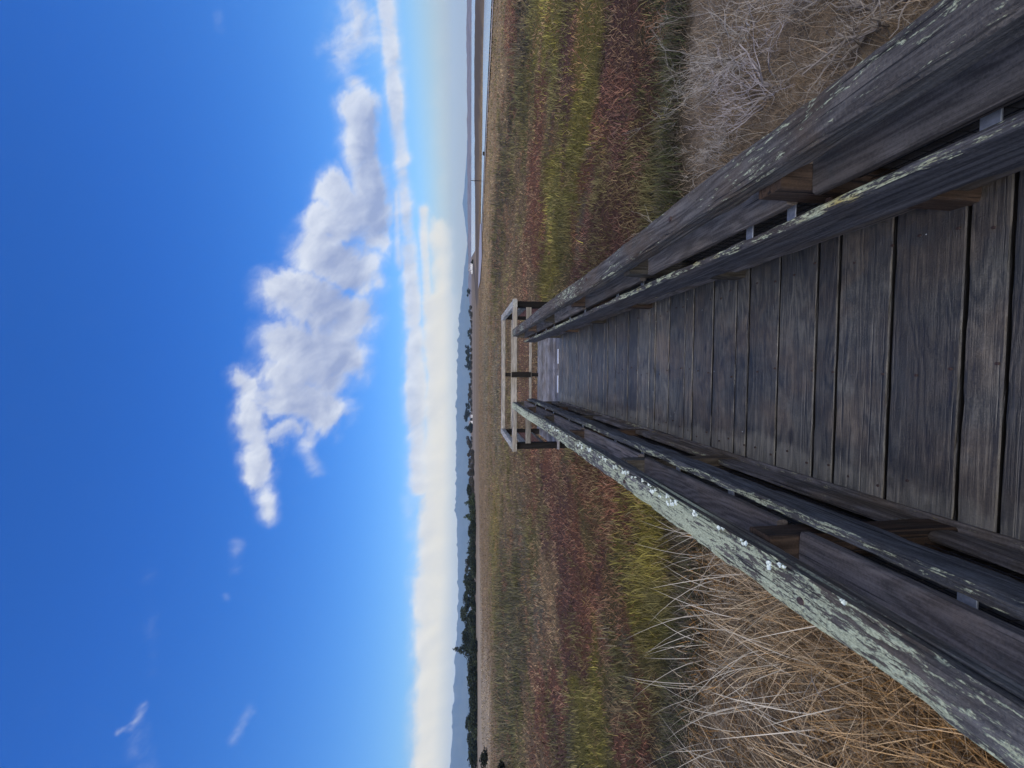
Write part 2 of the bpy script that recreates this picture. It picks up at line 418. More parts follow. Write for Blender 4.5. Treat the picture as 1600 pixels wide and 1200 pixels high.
def tone_mat(name, rough=0.8, spec=0.2, noise_scale=0, transl=0.0, lo=0.6, hi=1.35):
    """surface whose own colour is stored per plant / patch in the 'tone' attribute"""
    mt, T = new_mat(name)
    c = T.n('ShaderNodeAttribute', attribute_name='tone').outputs['Color']
    if noise_scale:
        tc = T.n('ShaderNodeTexCoord').outputs['Object']
        n = T.noise(tc, noise_scale, 7, 0.7)
        f = T.lin(n, 0.3, 0.7, lo, hi)
        c = T.mix(1.0, c, T.comb(f, f, f), 'MULTIPLY')
        finish(T, c, rough, n, 0.9, 0.06, spec)
    elif transl:
        b = T.n('ShaderNodeBsdfPrincipled', {'Base Color': c, 'Roughness': rough, 'Specular IOR Level': spec})
        t = T.n('ShaderNodeBsdfTranslucent', {0: c})
        mx = T.n('ShaderNodeMixShader', {0: transl, 1: b.outputs[0], 2: t.outputs[0]})
        T.n('ShaderNodeOutputMaterial', {0: mx.outputs[0]})
    else:
        finish(T, c, rough, spec=spec)
    return mt
GREY_D, GREY_L = (0.0155, 0.0155, 0.0130), (0.112, 0.106, 0.084)
WARM, COOL = (0.118, 0.092, 0.060), (0.066, 0.071, 0.062)
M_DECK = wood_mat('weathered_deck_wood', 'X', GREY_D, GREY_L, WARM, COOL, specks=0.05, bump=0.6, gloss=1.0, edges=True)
M_PLAT = wood_mat('platform_deck_wood', 'X', (0.09, 0.09, 0.10), (0.26, 0.25, 0.25), WARM, COOL, gloss=0.5)
M_CAP_L = wood_mat('lichen_heavy_cap_wood', 'Y', (0.036, 0.035, 0.036), (0.15, 0.145, 0.135), (0.13, 0.105, 0.08), (0.10, 0.105, 0.10), lichen=0.82, bump=1.0)
M_CAP_R = wood_mat('lichen_light_cap_wood', 'Y', (0.044, 0.040, 0.039), (0.185, 0.172, 0.155), (0.155, 0.115, 0.08), (0.125, 0.125, 0.115), lichen=0.50, bump=1.0)
M_GRAB_L = wood_mat('left_grab_wood', 'Y', (0.040, 0.043, 0.048), (0.17, 0.178, 0.185), (0.12, 0.11, 0.10), (0.11, 0.118, 0.12), lichen=0.58, bump=0.8)
M_GRAB_R = wood_mat('right_grab_wood', 'Y', (0.020, 0.020, 0.023), (0.100, 0.098, 0.100), (0.10, 0.085, 0.075), (0.075, 0.075, 0.082), lichen=0.68, yellow=0.8, bump=0.8)
M_MID = wood_mat('mid_board_wood', 'Y', (0.036, 0.033, 0.031), (0.125, 0.113, 0.102), (0.115, 0.096, 0.078), (0.078, 0.084, 0.082))
M_MID_L = wood_mat('left_mid_board_wood', 'Y', (0.050, 0.044, 0.042), (0.165, 0.146, 0.135), (0.15, 0.122, 0.102), (0.105, 0.108, 0.106))
M_TOE = wood_mat('toe_board_wood', 'Y', (0.05, 0.048, 0.048), (0.19, 0.18, 0.175), WARM, COOL, lichen=0.5, lichen_col=(0.36, 0.36, 0.22), yellow=1.0)
M_POST = wood_mat('post_wood', 'Z', (0.025, 0.022, 0.018), (0.085, 0.076, 0.060), (0.078, 0.060, 0.042), (0.06, 0.06, 0.052))
M_POST_RED = wood_mat('redwood_post_wood', 'Z', (0.030, 0.020, 0.015), (0.100, 0.064, 0.043), (0.092, 0.060, 0.040), (0.064, 0.058, 0.048))
M_PRAIL = wood_mat('platform_rail_wood', 'X', (0.12, 0.11, 0.095), (0.30, 0.28, 0.245), (0.25, 0.22, 0.175), (0.20, 0.205, 0.20), lichen=0.3)
M_PRAIL_Y = wood_mat('platform_side_wood', 'Y', (0.13, 0.13, 0.115), (0.32, 0.315, 0.29), (0.26, 0.235, 0.19), (0.21, 0.225, 0.22), lichen=0.5)
M_PPOST = wood_mat('dark_post_wood', 'Z', (0.004, 0.0035, 0.003), (0.013, 0.011, 0.010), (0.013, 0.010, 0.008), (0.010, 0.010, 0.010))
M_STEEL = flat_mat('galvanised_steel', (0.30, 0.34, 0.40), (0.48, 0.53, 0.60), 60, 0.45, 0.7)
M_BOLT = flat_mat('rusty_bolt', (0.03, 0.02, 0.02), (0.09, 0.06, 0.05), 90, 0.7, 0.4)
M_STRIP = flat_mat('aluminium_strip', (0.75, 0.77, 0.8), (0.88, 0.9, 0.92), 30, 0.35, 0.6)
M_MESH = flat_mat('dark_wire', (0.010, 0.010, 0.011), (0.025, 0.025, 0.027), 60, 0.6, 0.5)
M_PMESH = flat_mat('rusty_wire', (0.09, 0.045, 0.04), (0.15, 0.08, 0.07), 60, 0.7, 0.2)
M_LICHEN = flat_mat('leafy_lichen', (0.42, 0.48, 0.42), (0.62, 0.68, 0.62), 80, 0.95, 0, 0.8)

# ------------------------------------------------------------------ ground, water, hills
LEVEE_Y = 3.75
BANK = [((92, 70), 1.9), ((75.8, 77.9), 1.75), ((76, 96), 1.7), ((73, 108), 1.6), ((62, 118), 1.4), ((50, 122), 1.1), ((38, 119), 0.95), ((30, 128), 0.7), ((33, 165), 0.5), ((60, 230), 0.5), ((92, 330), 0.4), ((120, 470), 0.3)]
def bank_height(X, Y):
    h = np.zeros_like(X)
    for (a, ha), (b, hb) in zip(BANK[:-1], BANK[1:]):
        ba = np.array(b) - np.array(a)
        t = np.clip(((X - a[0]) * ba[0] + (Y - a[1]) * ba[1]) / (ba @ ba), 0, 1)
        d = np.hypot(X - a[0] - t * ba[0], Y - a[1] - t * ba[1])
        h = np.maximum(h, (ha + (hb - ha) * t) * np.clip(1.25 - d / 6.0, 0, 1))
    return h
def ground_z(X, Y):
    X = np.asarray(X, float); Y = np.asarray(Y, float)
    edge = LEVEE_Y + 0.25 * np.sin(X * 0.8) + 0.05 * X
    t = np.clip((Y - edge) / 0.9, 0, 1); t = t * t * (3 - 2 * t)
    base = -0.52 * (1 - t) - 0.9 * t
    r = np.hypot(X, Y)
    lump = (fbm(X * 0.6, Y * 0.6, 3, 4) - 0.5) * 0.22 + (fbm(X * 3, Y * 3, 4, 3) - 0.5) * 0.07
    rise = np.clip((-X - 40) / 80, 0, 1) * np.clip(Y / 60, 0, 1) * 0.0
    return base + lump * np.clip(90 / np.maximum(r, 90), 0, 1) + bank_height(X, Y) + rise

PAL = {  # own colours of the marsh plants and soils
    'red': (0.192, 0.092, 0.058), 'maroon': (0.145, 0.078, 0.060), 'ygreen': (0.215, 0.185, 0.048), 'ygold': (0.22, 0.165, 0.050),
    'olive': (0.145, 0.124, 0.052), 'brown': (0.190, 0.134, 0.077), 'tan': (0.270, 0.195, 0.108), 'gray': (0.160, 0.137, 0.095),
    'dark': (0.075, 0.062, 0.042), 'dkgreen': (0.082, 0.084, 0.034), 'dkshrub': (0.086, 0.076, 0.049), 'pale': (0.30, 0.24, 0.165)}
SITES = {
    'red': [(21.7, 24.8), (11.3, 14.5), (9.8, 15.9), (8.0, 16.6), (5.9, 15.0), (4.9, 8.2), (4.3, 9.4), (5.4, 17.5), (-4.6, 16.2), (-3.8, 13.3), (-3.2, 11.3), (-4.5, 8.8), (-2.5, 7.0), (-2.5, 6.3), (-2.6, 8.1), (-12.9, 14.3), (-13.2, 13.0), (-10.4, 12.0), (-5.3, 8.5), (-6.3, 9.1), (-5.7, 7.8), (-5.8, 7.4), (-9.9, 10.2), (-4.3, 5.7), (-6.0, 5.8), (-5.1, 5.5), (-6.5, 5.7)],
    'ygreen': [(10.4, 11.8), (7.4, 8.3), (6.5, 8.7), (5.7, 9.2), (5.6, 10.1), (5.8, 12.1), (3.8, 12.3), (12.8, 14.5), (13.2, 13.9), (-2.8, 5.6), (-2.3, 5.0), (-3.0, 5.1), (-3.4, 4.9), (-3.5, 5.3), (-4.0, 5.5), (-2.6, 4.7), (-7.0, 7.6), (-7.3, 7.3), (-7.7, 7.1), (-7.6, 8.0), (-6.9, 7.8), (-8.8, 8.4)],
    'olive': [(13.0, 16.0), (12.2, 18.3), (3.4, 6.0), (3.5, 10.0), (3.0, 11.5), (-21.0, 42.0), (-8.0, 16.1), (-3.2, 8.1), (-21.7, 20.0), (-3.2, 6.0), (-4.4, 5.5), (-3.9, 6.3), (-5.6, 6.5), (-3.7, 4.7), (-7.7, 6.8), (-10.0, 8.9)],
    'brown': [(8.0, 18.6), (11.9, 21.2), (8.7, 12.7), (8.0, 45.0), (9.2, 24.4), (7.9, 28.7), (6.0, 35.1), (3.4, 16.5), (2.5, 24.1), (3.0, 105.0), (-4.0, 52.0), (-1.0, 28.4), (-8.0, 45.0), (-19.0, 78.0), (-14.0, 44.0), (-37.0, 77.0), (-7.9, 28.2), (-5.8, 20.6), (-3.0, 14.0), (-9.2, 23.7), (-7.0, 18.0), (-2.8, 9.8), (-34.0, 51.0), (-57.0, 77.0), (-38.7, 37.8), (-47.0, 43.0), (-17.6, 17.7), (-10.9, 14.4), (-8.3, 11.1), (-14.4, 12.9)],
    'maroon': [(8.9, 10.6), (7.1, 10.9), (6.3, 7.0), (5.1, 6.5), (4.8, 7.2), (3.9, 6.2), (4.1, 5.8), (4.2, 8.0), (3.6, 6.9), (5.8, 6.4), (3.3, 5.4), (3.2, 7.2), (2.7, 6.1), (3.4, 8.4), (2.5, 9.4), (-5.2, 13.3), (-5.4, 11.2), (-3.9, 9.8), (-6.1, 9.7), (-5.0, 7.2), (-7.4, 9.0), (-12.1, 11.0)],
    'gray': [(3.9, 8.9), (2.0, 63.0), (1.3, 39.3), (-4.1, 39.1), (-9.9, 19.1), (-9.8, 14.4), (-5.5, 6.2), (-10.5, 9.5)],
    'dark': [(4.3, 5.0), (3.5, 4.9), (4.7, 4.9), (2.5, 5.0), (17.6, 20.1), (15.8, 20.8), (15.8, 24.6), (14.9, 27.5), (15.2, 31.9), (13.8, 37.0), (12.0, 43.0), (-2.6, 4.3), (-3.4, 4.2), (-4.3, 4.4), (-5.1, 4.7), (-4.0, 4.6), (-2.2, 4.3), (-5.6, 4.9), (-4.9, 4.3)],
    'dkgreen': [(4.8, 5.2), (4.1, 5.2), (3.0, 5.0), (2.8, 4.8)],
    'tan': [(31.3, 36.0), (24.4, 32.2), (26.0, 40.0), (23.0, 46.0), (21.0, 53.0), (16.0, 64.0), (-7.0, 13.8), (-7.8, 12.1)],
    'ygold': [(-19.0, 41.0)],
    'dkshrub': [(-18.8, 27.8), (-23.9, 30.5), (-19.7, 23.3), (-13.6, 21.8), (-13.6, 19.0), (-30.2, 33.7), (-23.6, 25.2)],
    'pale': [(-74.0, 90.0), (-67.0, 73.0), (-57.0, 56.0), (-91.0, 102.0)],
}

_k = [(k, x, y) for k, l in SITES.items() for x, y in l]
_sp = np.array([(x, y) for _, x, y in _k]); _sc = np.array([PAL[k] for k, _, _ in _k])
def warp_xy(x, y):
    return np.stack([x / (np.abs(y) + 4.0) * 2.6, np.log(np.maximum(y, 0.5) + 1.0) * 3.0], -1)
_sw = warp_xy(_sp[:, 0], _sp[:, 1])
def zone_colour(X, Y, jitter=0.0):
    """colour of the plant that grows at a spot: nearest colony, with ragged borders"""
    X = np.asarray(X, float); Y = np.asarray(Y, float)
    w = warp_xy(X, Y)
    w = w + 0.42 * (np.stack([fbm(w[:, 0] * 3, w[:, 1] * 4, 21, 5), fbm(w[:, 0] * 3 + 9, w[:, 1] * 4, 22, 5)], -1) - 0.5)
    w = w + 0.55 * (np.stack([fbm(X * 1.1, Y * 1.1, 23, 5), fbm(X * 1.1 + 7, Y * 1.1, 24, 5)], -1) - 0.5)
    if jitter: w = w + rng.normal(0, jitter, w.shape)
    out = np.empty((len(X), 3))
    for i in range(0, len(X), 20000):
        d = ((w[i:i + 20000, None] - _sw[None]) ** 2).sum(-1)
        ww = 1 / (d + 0.004) ** 3
        out[i:i + 20000] = (ww @ _sc) / ww.sum(1, keepdims=True)
    # dry levee in front, plain brown marsh far off
    edge = LEVEE_Y + 0.25 * np.sin(X * 0.8) + 0.05 * X
    lev = np.clip((edge + 0.05 - Y) / 0.35, 0, 1)[:, None]
    straw = np.array([0.25, 0.19, 0.125]) * (0.55 + 0.9 * fbm(X * 2.5, Y * 2.5, 31, 4))[:, None]
    out = out * (1 - lev) + straw * lev
    far = np.clip((np.hypot(X, Y) - 140) / 120, 0, 1)[:, None]
    st = fbm(X * 0.013, Y * 0.03, 33, 4)[:, None]
    out = out * (1 - far) + (np.array([0.14, 0.105, 0.07]) + np.array([0.13, 0.105, 0.08]) * np.clip(st * 2.4 - 0.8, 0, 1)) * far
    bh = np.clip(bank_height(X, Y) * 3, 0, 1)[:, None]
    out = out * (1 - bh) + np.array([0.105, 0.084, 0.066]) * bh
    return out

def build_ground():
    A = np.concatenate([np.linspace(-68, 64, 420), np.linspace(68, 288, 60)])   # azimuths, closed ring
    Rr = np.concatenate([[0.15], np.geomspace(0.5, 9300, 330)])
    n, m_ = len(Rr), len(A)
    R2, A2 = np.meshgrid(Rr, np.radians(A), indexing='ij')
    X, Y = R2 * np.sin(A2), R2 * np.cos(A2)
    Z = ground_z(X, Y)
    V = np.stack([X, Y, Z], -1).reshape(-1, 3)
    c = zone_colour(V[:, 0], V[:, 1])
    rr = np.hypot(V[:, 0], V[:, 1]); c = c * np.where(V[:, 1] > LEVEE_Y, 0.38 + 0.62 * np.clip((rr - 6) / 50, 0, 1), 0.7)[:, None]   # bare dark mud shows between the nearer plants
    i = np.arange(n - 1)[:, None] * m_; j = np.arange(m_)[None]; j2 = (j + 1) % m_
    F4 = np.stack([i + j, i + m_ + j, i + m_ + j2, i + j2], -1).reshape(-1, 4)[:, ::-1]
    V = np.concatenate([V, [[0, 0, float(ground_z(np.array([0.0]), np.array([0.0]))[0])]]]); c = np.concatenate([c, c[:1]])
    F3 = np.stack([np.full(m_, len(V) - 1), np.arange(m_), (np.arange(m_) + 1) % m_], 1)[:, ::-1]
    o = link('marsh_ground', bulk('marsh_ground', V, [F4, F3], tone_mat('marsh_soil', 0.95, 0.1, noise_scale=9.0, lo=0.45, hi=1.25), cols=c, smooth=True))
    props(o, kind='structure')
build_ground()

def sheet(name, pts, z, mat, kind='structure', thick=0.0):
    me = bpy.data.meshes.new(name)
    me.from_pydata([(x, y, z) for x, y in pts], [], [list(range(len(pts)))])
    me.materials.append(mat)
    o = link(name, me); props(o, kind=kind)
    if me.polygons[0].normal.z < 0: me.flip_normals()
    return o
def water_mat():
    mt, T = new_mat('still_water')
    tc = T.n('ShaderNodeTexCoord').outputs['Object']
    n = T.noise(T.vm('MULTIPLY', tc, (0.6, 1.6, 1)), 1.0, 4)
    finish(T, (0.38, 0.40, 0.38), 0.2, n, 0.05, 0.02, 0.9)
    return mt
M_WATER = water_mat()
M_MUD = flat_mat('pale_mud', (0.22, 0.20, 0.21), (0.32, 0.30, 0.32), 0.15, 0.6)
M_SHOULDER = flat_mat('pale_path_soil', (0.26, 0.23, 0.21), (0.36, 0.33, 0.30), 0.4, 0.95)
BAY = [(204, 212), (152, 200), (118, 213), (76, 208), (66, 207), (330, 1100), (560, 1240), (900, 1050), (1150, 700), (1150, 300)]
sheet('bay_water', BAY, -0.80, M_WATER)
CREEK = [(47, 40), (44.6, 46.2), (43.4, 51.9), (42.5, 56.3), (40.9, 64.0), (37.5, 74.1), (33.4, 85.7), (35.3, 90.7), (43.6, 86.1), (51.1, 80.0), (59.0, 78.4), (64.1, 76.8), (67.9, 70.4), (75, 58)]
sheet('tidal_creek', CREEK, -0.72, M_WATER)
MUD = [(38.6, 99.2), (36.1, 109.3), (41, 132), (45, 165), (27.9, 131.5), (23.4, 98.6), (25.4, 83.2), (33.4, 85.7)]
sheet('mud_flat', MUD, -0.716, M_MUD)
PATHL = [(42.2, 43.6), (40.8, 48.7), (40.3, 53.5), (38.8, 60.8), (35.8, 70.8), (30.3, 81.3)]
sheet('creek_bank_path', [(x - 1.0, y - 1.3) for x, y in PATHL] + [(x + 0.35, y + 0.35) for x, y in PATHL[::-1]], -0.724, M_SHOULDER)


def ridge(name, az0, az1, dist, depth, prof, mat, seed, step=0.12, rough=0.08):
    """a range of hills standing at dist metres; prof = [(azimuth deg, elevation deg)]"""
    az = np.arange(az0, az1 + step, step)
    el = np.interp(az, [q[0] for q in prof], [q[1] for q in prof])
    el = el * (1 + rough * (fbm(az * 0.9, az * 0, seed, 5) - 0.5) * 2) * np.clip((az - az0) / 3, 0, 1) * np.clip((az1 - az) / 3, 0, 1)
    top = EYE + dist * np.tan(np.radians(el))
    K = 14
    V = []
    for k in range(K):
        f = k / (K - 1)
        sh = math.sin(math.pi * min(f * 0.5 / 0.6, 0.5)) if f < 0.6 else math.cos((f - 0.6) / 0.4 * math.pi / 2)
        d = dist + (f - 0.6) * depth
        gul = 1 + 0.35 * (fbm(az * 1.3, np.full_like(az, f * 4), seed + 3, 4) - 0.5) * (1 - abs(f - 0.6) * 1.2 if k not in (8,) else 0) * (0 if abs(f - 0.6) < 0.05 else 1)
        z = -1.2 + (top + 1.2) * sh * gul
        V.append(np.stack([d * np.sin(np.radians(az)), d * np.cos(np.radians(az)), z], -1))
    V = np.concatenate(V); n = len(az)
    i = np.arange(K - 1)[:, None] * n; j = np.arange(n - 1)[None]
    F = np.stack([i + j, i + j + 1, i + n + j + 1, i + n + j], -1).reshape(-1, 4)
    o = link(name, bulk(name, V, F, mat, smooth=True)); props(o, kind='structure')
M_HILL = flat_mat('hill_scrub', (0.040, 0.048, 0.035), (0.075, 0.075, 0.050), 0.004, 0.95)
M_SHORE = flat_mat('far_shore_scrub', (0.11, 0.092, 0.09), (0.20, 0.165, 0.155), 0.03, 0.95)
ridge('far_hills', -75, 21, 7600, 2200, [(-80, 2.3), (-47.8, 2.15), (-43, 2.0), (-40.3, 1.86), (-33.7, 1.6), (-29, 1.67), (-21, 2.03), (-11.8, 2.11), (-2, 2.05), (3.8, 1.84), (9.5, 1.53), (13.3, 1.04), (17.8, 0.55), (21, 0.3)], M_HILL, 41)
ridge('distant_mountain', 16, 34, 8200, 1500, [(16, 0.3), (19.5, 0.5), (21.5, 0.8), (23.6, 1.08), (26, 0.8), (29, 0.5), (34, 0.3)], M_HILL, 43)
ridge('far_shore', 9, 80, 1500, 500, [(9, 0.3), (14, 0.30), (18, 0.36), (29, 0.40), (44, 0.42), (80, 0.4)], M_SHORE, 45, step=0.05, rough=0.16)

# ------------------------------------------------------------------ boardwalk
Y_END, Y_FAR, Y_BACK = 6.64, 8.52, -1.6
PX0, PX1 = -1.45, 1.27            # platform sides
def plank(mb, x0, x1, y0, y1, z1, th, seed, gapw=0.004):
    w = y1 - y0
    beam(mb, 'X', x0, x1, y0 + gapw, y1 - gapw, z1 - th, z1, wob=0.0022, wear=0.0035, groove=0.0015, bev=0.004, step=0.05, seed=seed)
def make_boardwalk():
    root = thing('boardwalk', 'weathered grey plank boardwalk running out over the marsh', 'boardwalk')
    mb = MB()
    # wide, wide, narrow - the boards repeat in threes; the first seam sits at y = 1.042
    pat = [('n', 0.110), ('w', 0.226), ('w', 0.224)]
    y, k = 1.042, 0; sd = 100
    def row(y0, y1):
        nonlocal sd
        sd += 1
        plank(mb, -0.72 + rng.normal(0, .006), 0.76 + rng.normal(0, .006), y0, y1, rng.normal(0, 0.0018), 0.04, sd, gapw=0.0035 + 0.003 * rng.random())
    while y < Y_END - 0.02:
        w = pat[k % 3][1] * (1 + rng.normal(0, 0.012)); y1 = min(y + w, Y_END)
        if Y_END - y1 < 0.06: y1 = Y_END
        row(y, y1); y, k = y1, k + 1
    y, k = 1.042, -1
    while y > Y_BACK:
        w = pat[k % 3][1]; row(y - w, y); y, k = y - w, k - 1
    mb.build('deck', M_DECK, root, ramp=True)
    for x in (-0.66, 0.0, 0.70):
        s = MB(); beam(s, 'Y', Y_BACK, Y_END, x - 0.022, x + 0.022, -0.235, -0.046, step=0.3, seed=int(x * 50 + 90))
        s.build('joist', M_MID, root, ramp=True)
    for a, b in ((-0.40, -0.085), (0.135, 0.40)):
        st = MB(); beam(st, 'X', a, b, Y_END + 0.002, Y_END + 0.075, 0.004, 0.010, bev=0.001, step=0.1, seed=3)
        st.build('joint_strip', M_STRIP, root, ramp=True)
    # screw heads along the edges of the boards
    sc = MB(); tube(sc, [(0, 0, -0.004), (0, 0, 0.0018)], 0.0058, 8, cap=True)
    first = sc.build('screw', M_BOLT, root); k = 0
    for y in np.arange(0.62, 4.2, 0.112):
        for x in (-0.47, 0.0, 0.53):
            if rng.random() < 0.85:
                o = first if k == 0 else first.copy()
                if k: COL.objects.link(o); o.parent = root
                o.location = (x + rng.normal(0, .02), y + rng.normal(0, .012), RAMP * y); k += 1
    return root
boardwalk = make_boardwalk()

POST_Y = [-1.15, 0.0, 1.12, 2.19, 3.33, 4.45, 5.53, 6.55]
BR_L = [0.42, 0.75, 1.54, 1.95, 2.36, 2.80, 3.58, 4.05, 4.75, 5.2, 5.9]
BR_R = [0.42, 0.75, 1.27, 1.47, 2.40, 2.80, 3.55, 4.05, 4.75, 5.2, 5.9]
def make_railing(sgn):
    left = sgn < 0
    root = thing('railing', 'wooden railing on the left of the boardwalk, its cap crusted thickly with pale green lichen' if left else
                 'wooden railing on the right of the boardwalk, dark grey cap only flecked with lichen', 'railing')
    def bm(name, mat, a, b, x0, x1, z0, z1, **kw):
        m_ = MB(); lo, hi = (x0, x1) if not left else (-x1, -x0)
        beam(m_, 'Y', a, b, lo, hi, z0, z1, **kw)
        return m_.build(name, mat, root, smooth=False, ramp=True)
    ci, co = (0.572, 0.692) if left else (0.615, 0.747)      # cap
    pi_, po = (0.556, 0.644) if left else (0.597, 0.688)
    mi = 0.543 if left else 0.581     # post
    gi, go = (0.494, 0.536) if left else (0.500, 0.538)      # grab rail
    gz0, gz1 = (0.462, 0.600) if left else (0.452, 0.668)
    ti, to = (0.556, 0.594) if left else (0.622, 0.660)      # toe board
    bm('cap_rail', M_CAP_L if left else M_CAP_R, Y_BACK, Y_END + 0.05, ci, co, 0.760, 0.850, wob=0.010, wear=0.013, groove=0.007, bev=0.007, step=0.02, seed=11 if left else 12, nside=9)
    bm('grab_rail', M_GRAB_L if left else M_GRAB_R, Y_BACK, Y_END - 0.12, gi, go, gz0, gz1, wob=0.007, wear=0.008, groove=0.005, bev=0.007, step=0.02, seed=13 if left else 14, nside=8)
    for k, y in enumerate(POST_Y):
        m_ = MB(); lo, hi = (pi_, po) if not left else (-po, -pi_)
        beam(m_, 'Z', -0.8, 0.764, lo, hi, y, y + 0.092, wob=0.002, wear=0.004, groove=0.002, bev=0.006, step=0.08, seed=200 + k + (50 if left else 0))
        V = np.concatenate(m_.V); V[:, 2] += RAMP * V[:, 1]; m_.V = [V]
        po_ = m_.build('post', M_POST_RED if (k % 2 == 0) else M_POST, root)
        nb = MB()
        for z in (0.52, 0.56):
            xf = (-pi_ if left else pi_)
            tube(nb, [(xf, y + 0.046, z + RAMP * y - 0.02), (xf - sgn * 0.012, y + 0.046, z + RAMP * y - 0.02)], 0.011, 8, cap=True)
        nb.build('bolt', M_BOLT, po_)
        # boards let in between the posts
        if k + 1 < len(POST_Y):
            y2 = POST_Y[k + 1]; d = rng.normal(0, 0.003, 4)
            bm('mid_board', M_MID_L if left else M_MID, y + 0.094, y2 - 0.002, mi + d[0], mi + 0.139, 0.612 + d[1], 0.654 + d[1], wob=0.002, wear=0.004, bev=0.006, seed=300 + k + (40 if left else 0))
            bm('toe_board', M_TOE, y + 0.094, y2 - 0.002, ti + abs(d[2]), to + abs(d[2]), 0.05, 0.155 + d[3], wob=0.002, wear=0.005, bev=0.006, seed=400 + k + (40 if left else 0))
    bm('gap_backing_board', M_MID, Y_BACK, Y_END, po + 0.003, po + 0.040, -0.22, 0.47, wob=0.003, wear=0.004, seed=470)  # added board behind the wire, put in to keep the gap dark
    if left: bm('toe_strip', M_TOE, Y_BACK, Y_END - 0.3, 0.540, 0.598, 0.004, 0.030, wob=0.002, wear=0.005, bev=0.004, seed=450)
    for y in (BR_L if left else BR_R):
        m_ = MB()
        xo, xi = sgn * (pi_ + 0.03), sgn * go
        lo, hi = min(xo, xi), max(xo, xi)
        beam(m_, 'X', lo, hi, y - 0.018, y + 0.018, 0.575, 0.581, bev=0.001, step=0.05)
        beam(m_, 'Z', 0.535, 0.575, *( (sgn * go, sgn * go + 0.005) if not left else (-go - 0.005, -go)), y - 0.018, y + 0.018, bev=0.001, step=0.05)
        m_.build('bracket', M_STEEL, root, ramp=True)
    # wire panel under the mid board
    w = MB(); xw = sgn * (pi_ + 0.05)
    for y in np.arange(Y_BACK, Y_END - 0.05, 0.045): tube(w, [(xw, y, 0.10), (xw, y, 0.59)], 0.0017, 4)
    for z in np.arange(0.12, 0.59, 0.045): tube(w, [(xw, Y_BACK, z), (xw, Y_END - 0.05, z)], 0.0017, 4)
    w.build('wire_mesh', M_MESH, root, ramp=True)
    # bolt holes and bolts through the cap
    zc = 0.850
    for y in ([0.92, 2.05, 3.9] if left else [1.62, 2.75, 4.4]):
        h = MB(); x = sgn * ((ci + co) / 2 + 0.012)
        tube(h, [(x, y, zc - 0.02), (x, y, zc + 0.0035)], [0.0125, 0.0105], 10, cap=True)
        h.build('bolt', M_BOLT, root, ramp=True)
    if left:   # leafy lichen rosettes along the inner arris
        r = MB()
        for k in range(44):
            y = 0.75 + 3.2 * rng.random() ** 0.8
            x = -ci - abs(rng.normal(0.006, 0.012)); n_ = 3 + int(rng.integers(0, 4))
            for q in range(n_):
                a = rng.random() * 6.28; rr = 0.003 + 0.006 * rng.random()
                c = np.array([x + math.cos(a) * rr, y + math.sin(a) * rr * 1.6, zc + 0.001])
                t_ = np.arange(7) * 2 * np.pi / 7
                ring = np.stack([np.cos(t_) * rr * (.6 + .6 * rng.random(7)), np.sin(t_) * rr * (.6 + .6 * rng.random(7)), np.full(7, 0.003) + 0.004 * rng.random(7)], 1) + c
                V = np.concatenate([ring, [c + (0, 0, 0.002)], [c + (0, 0, -0.006)]])
                jj = np.arange(7)
                r.add(V, F3=np.concatenate([np.stack([jj, (jj + 1) % 7, jj * 0 + 7], 1), np.stack([(jj + 1) % 7, jj, jj * 0 + 8], 1)]))
        props(r.build('lichen_tufts', M_LICHEN, root, ramp=True), kind='stuff')
    return root
make_railing(-1); make_railing(1)

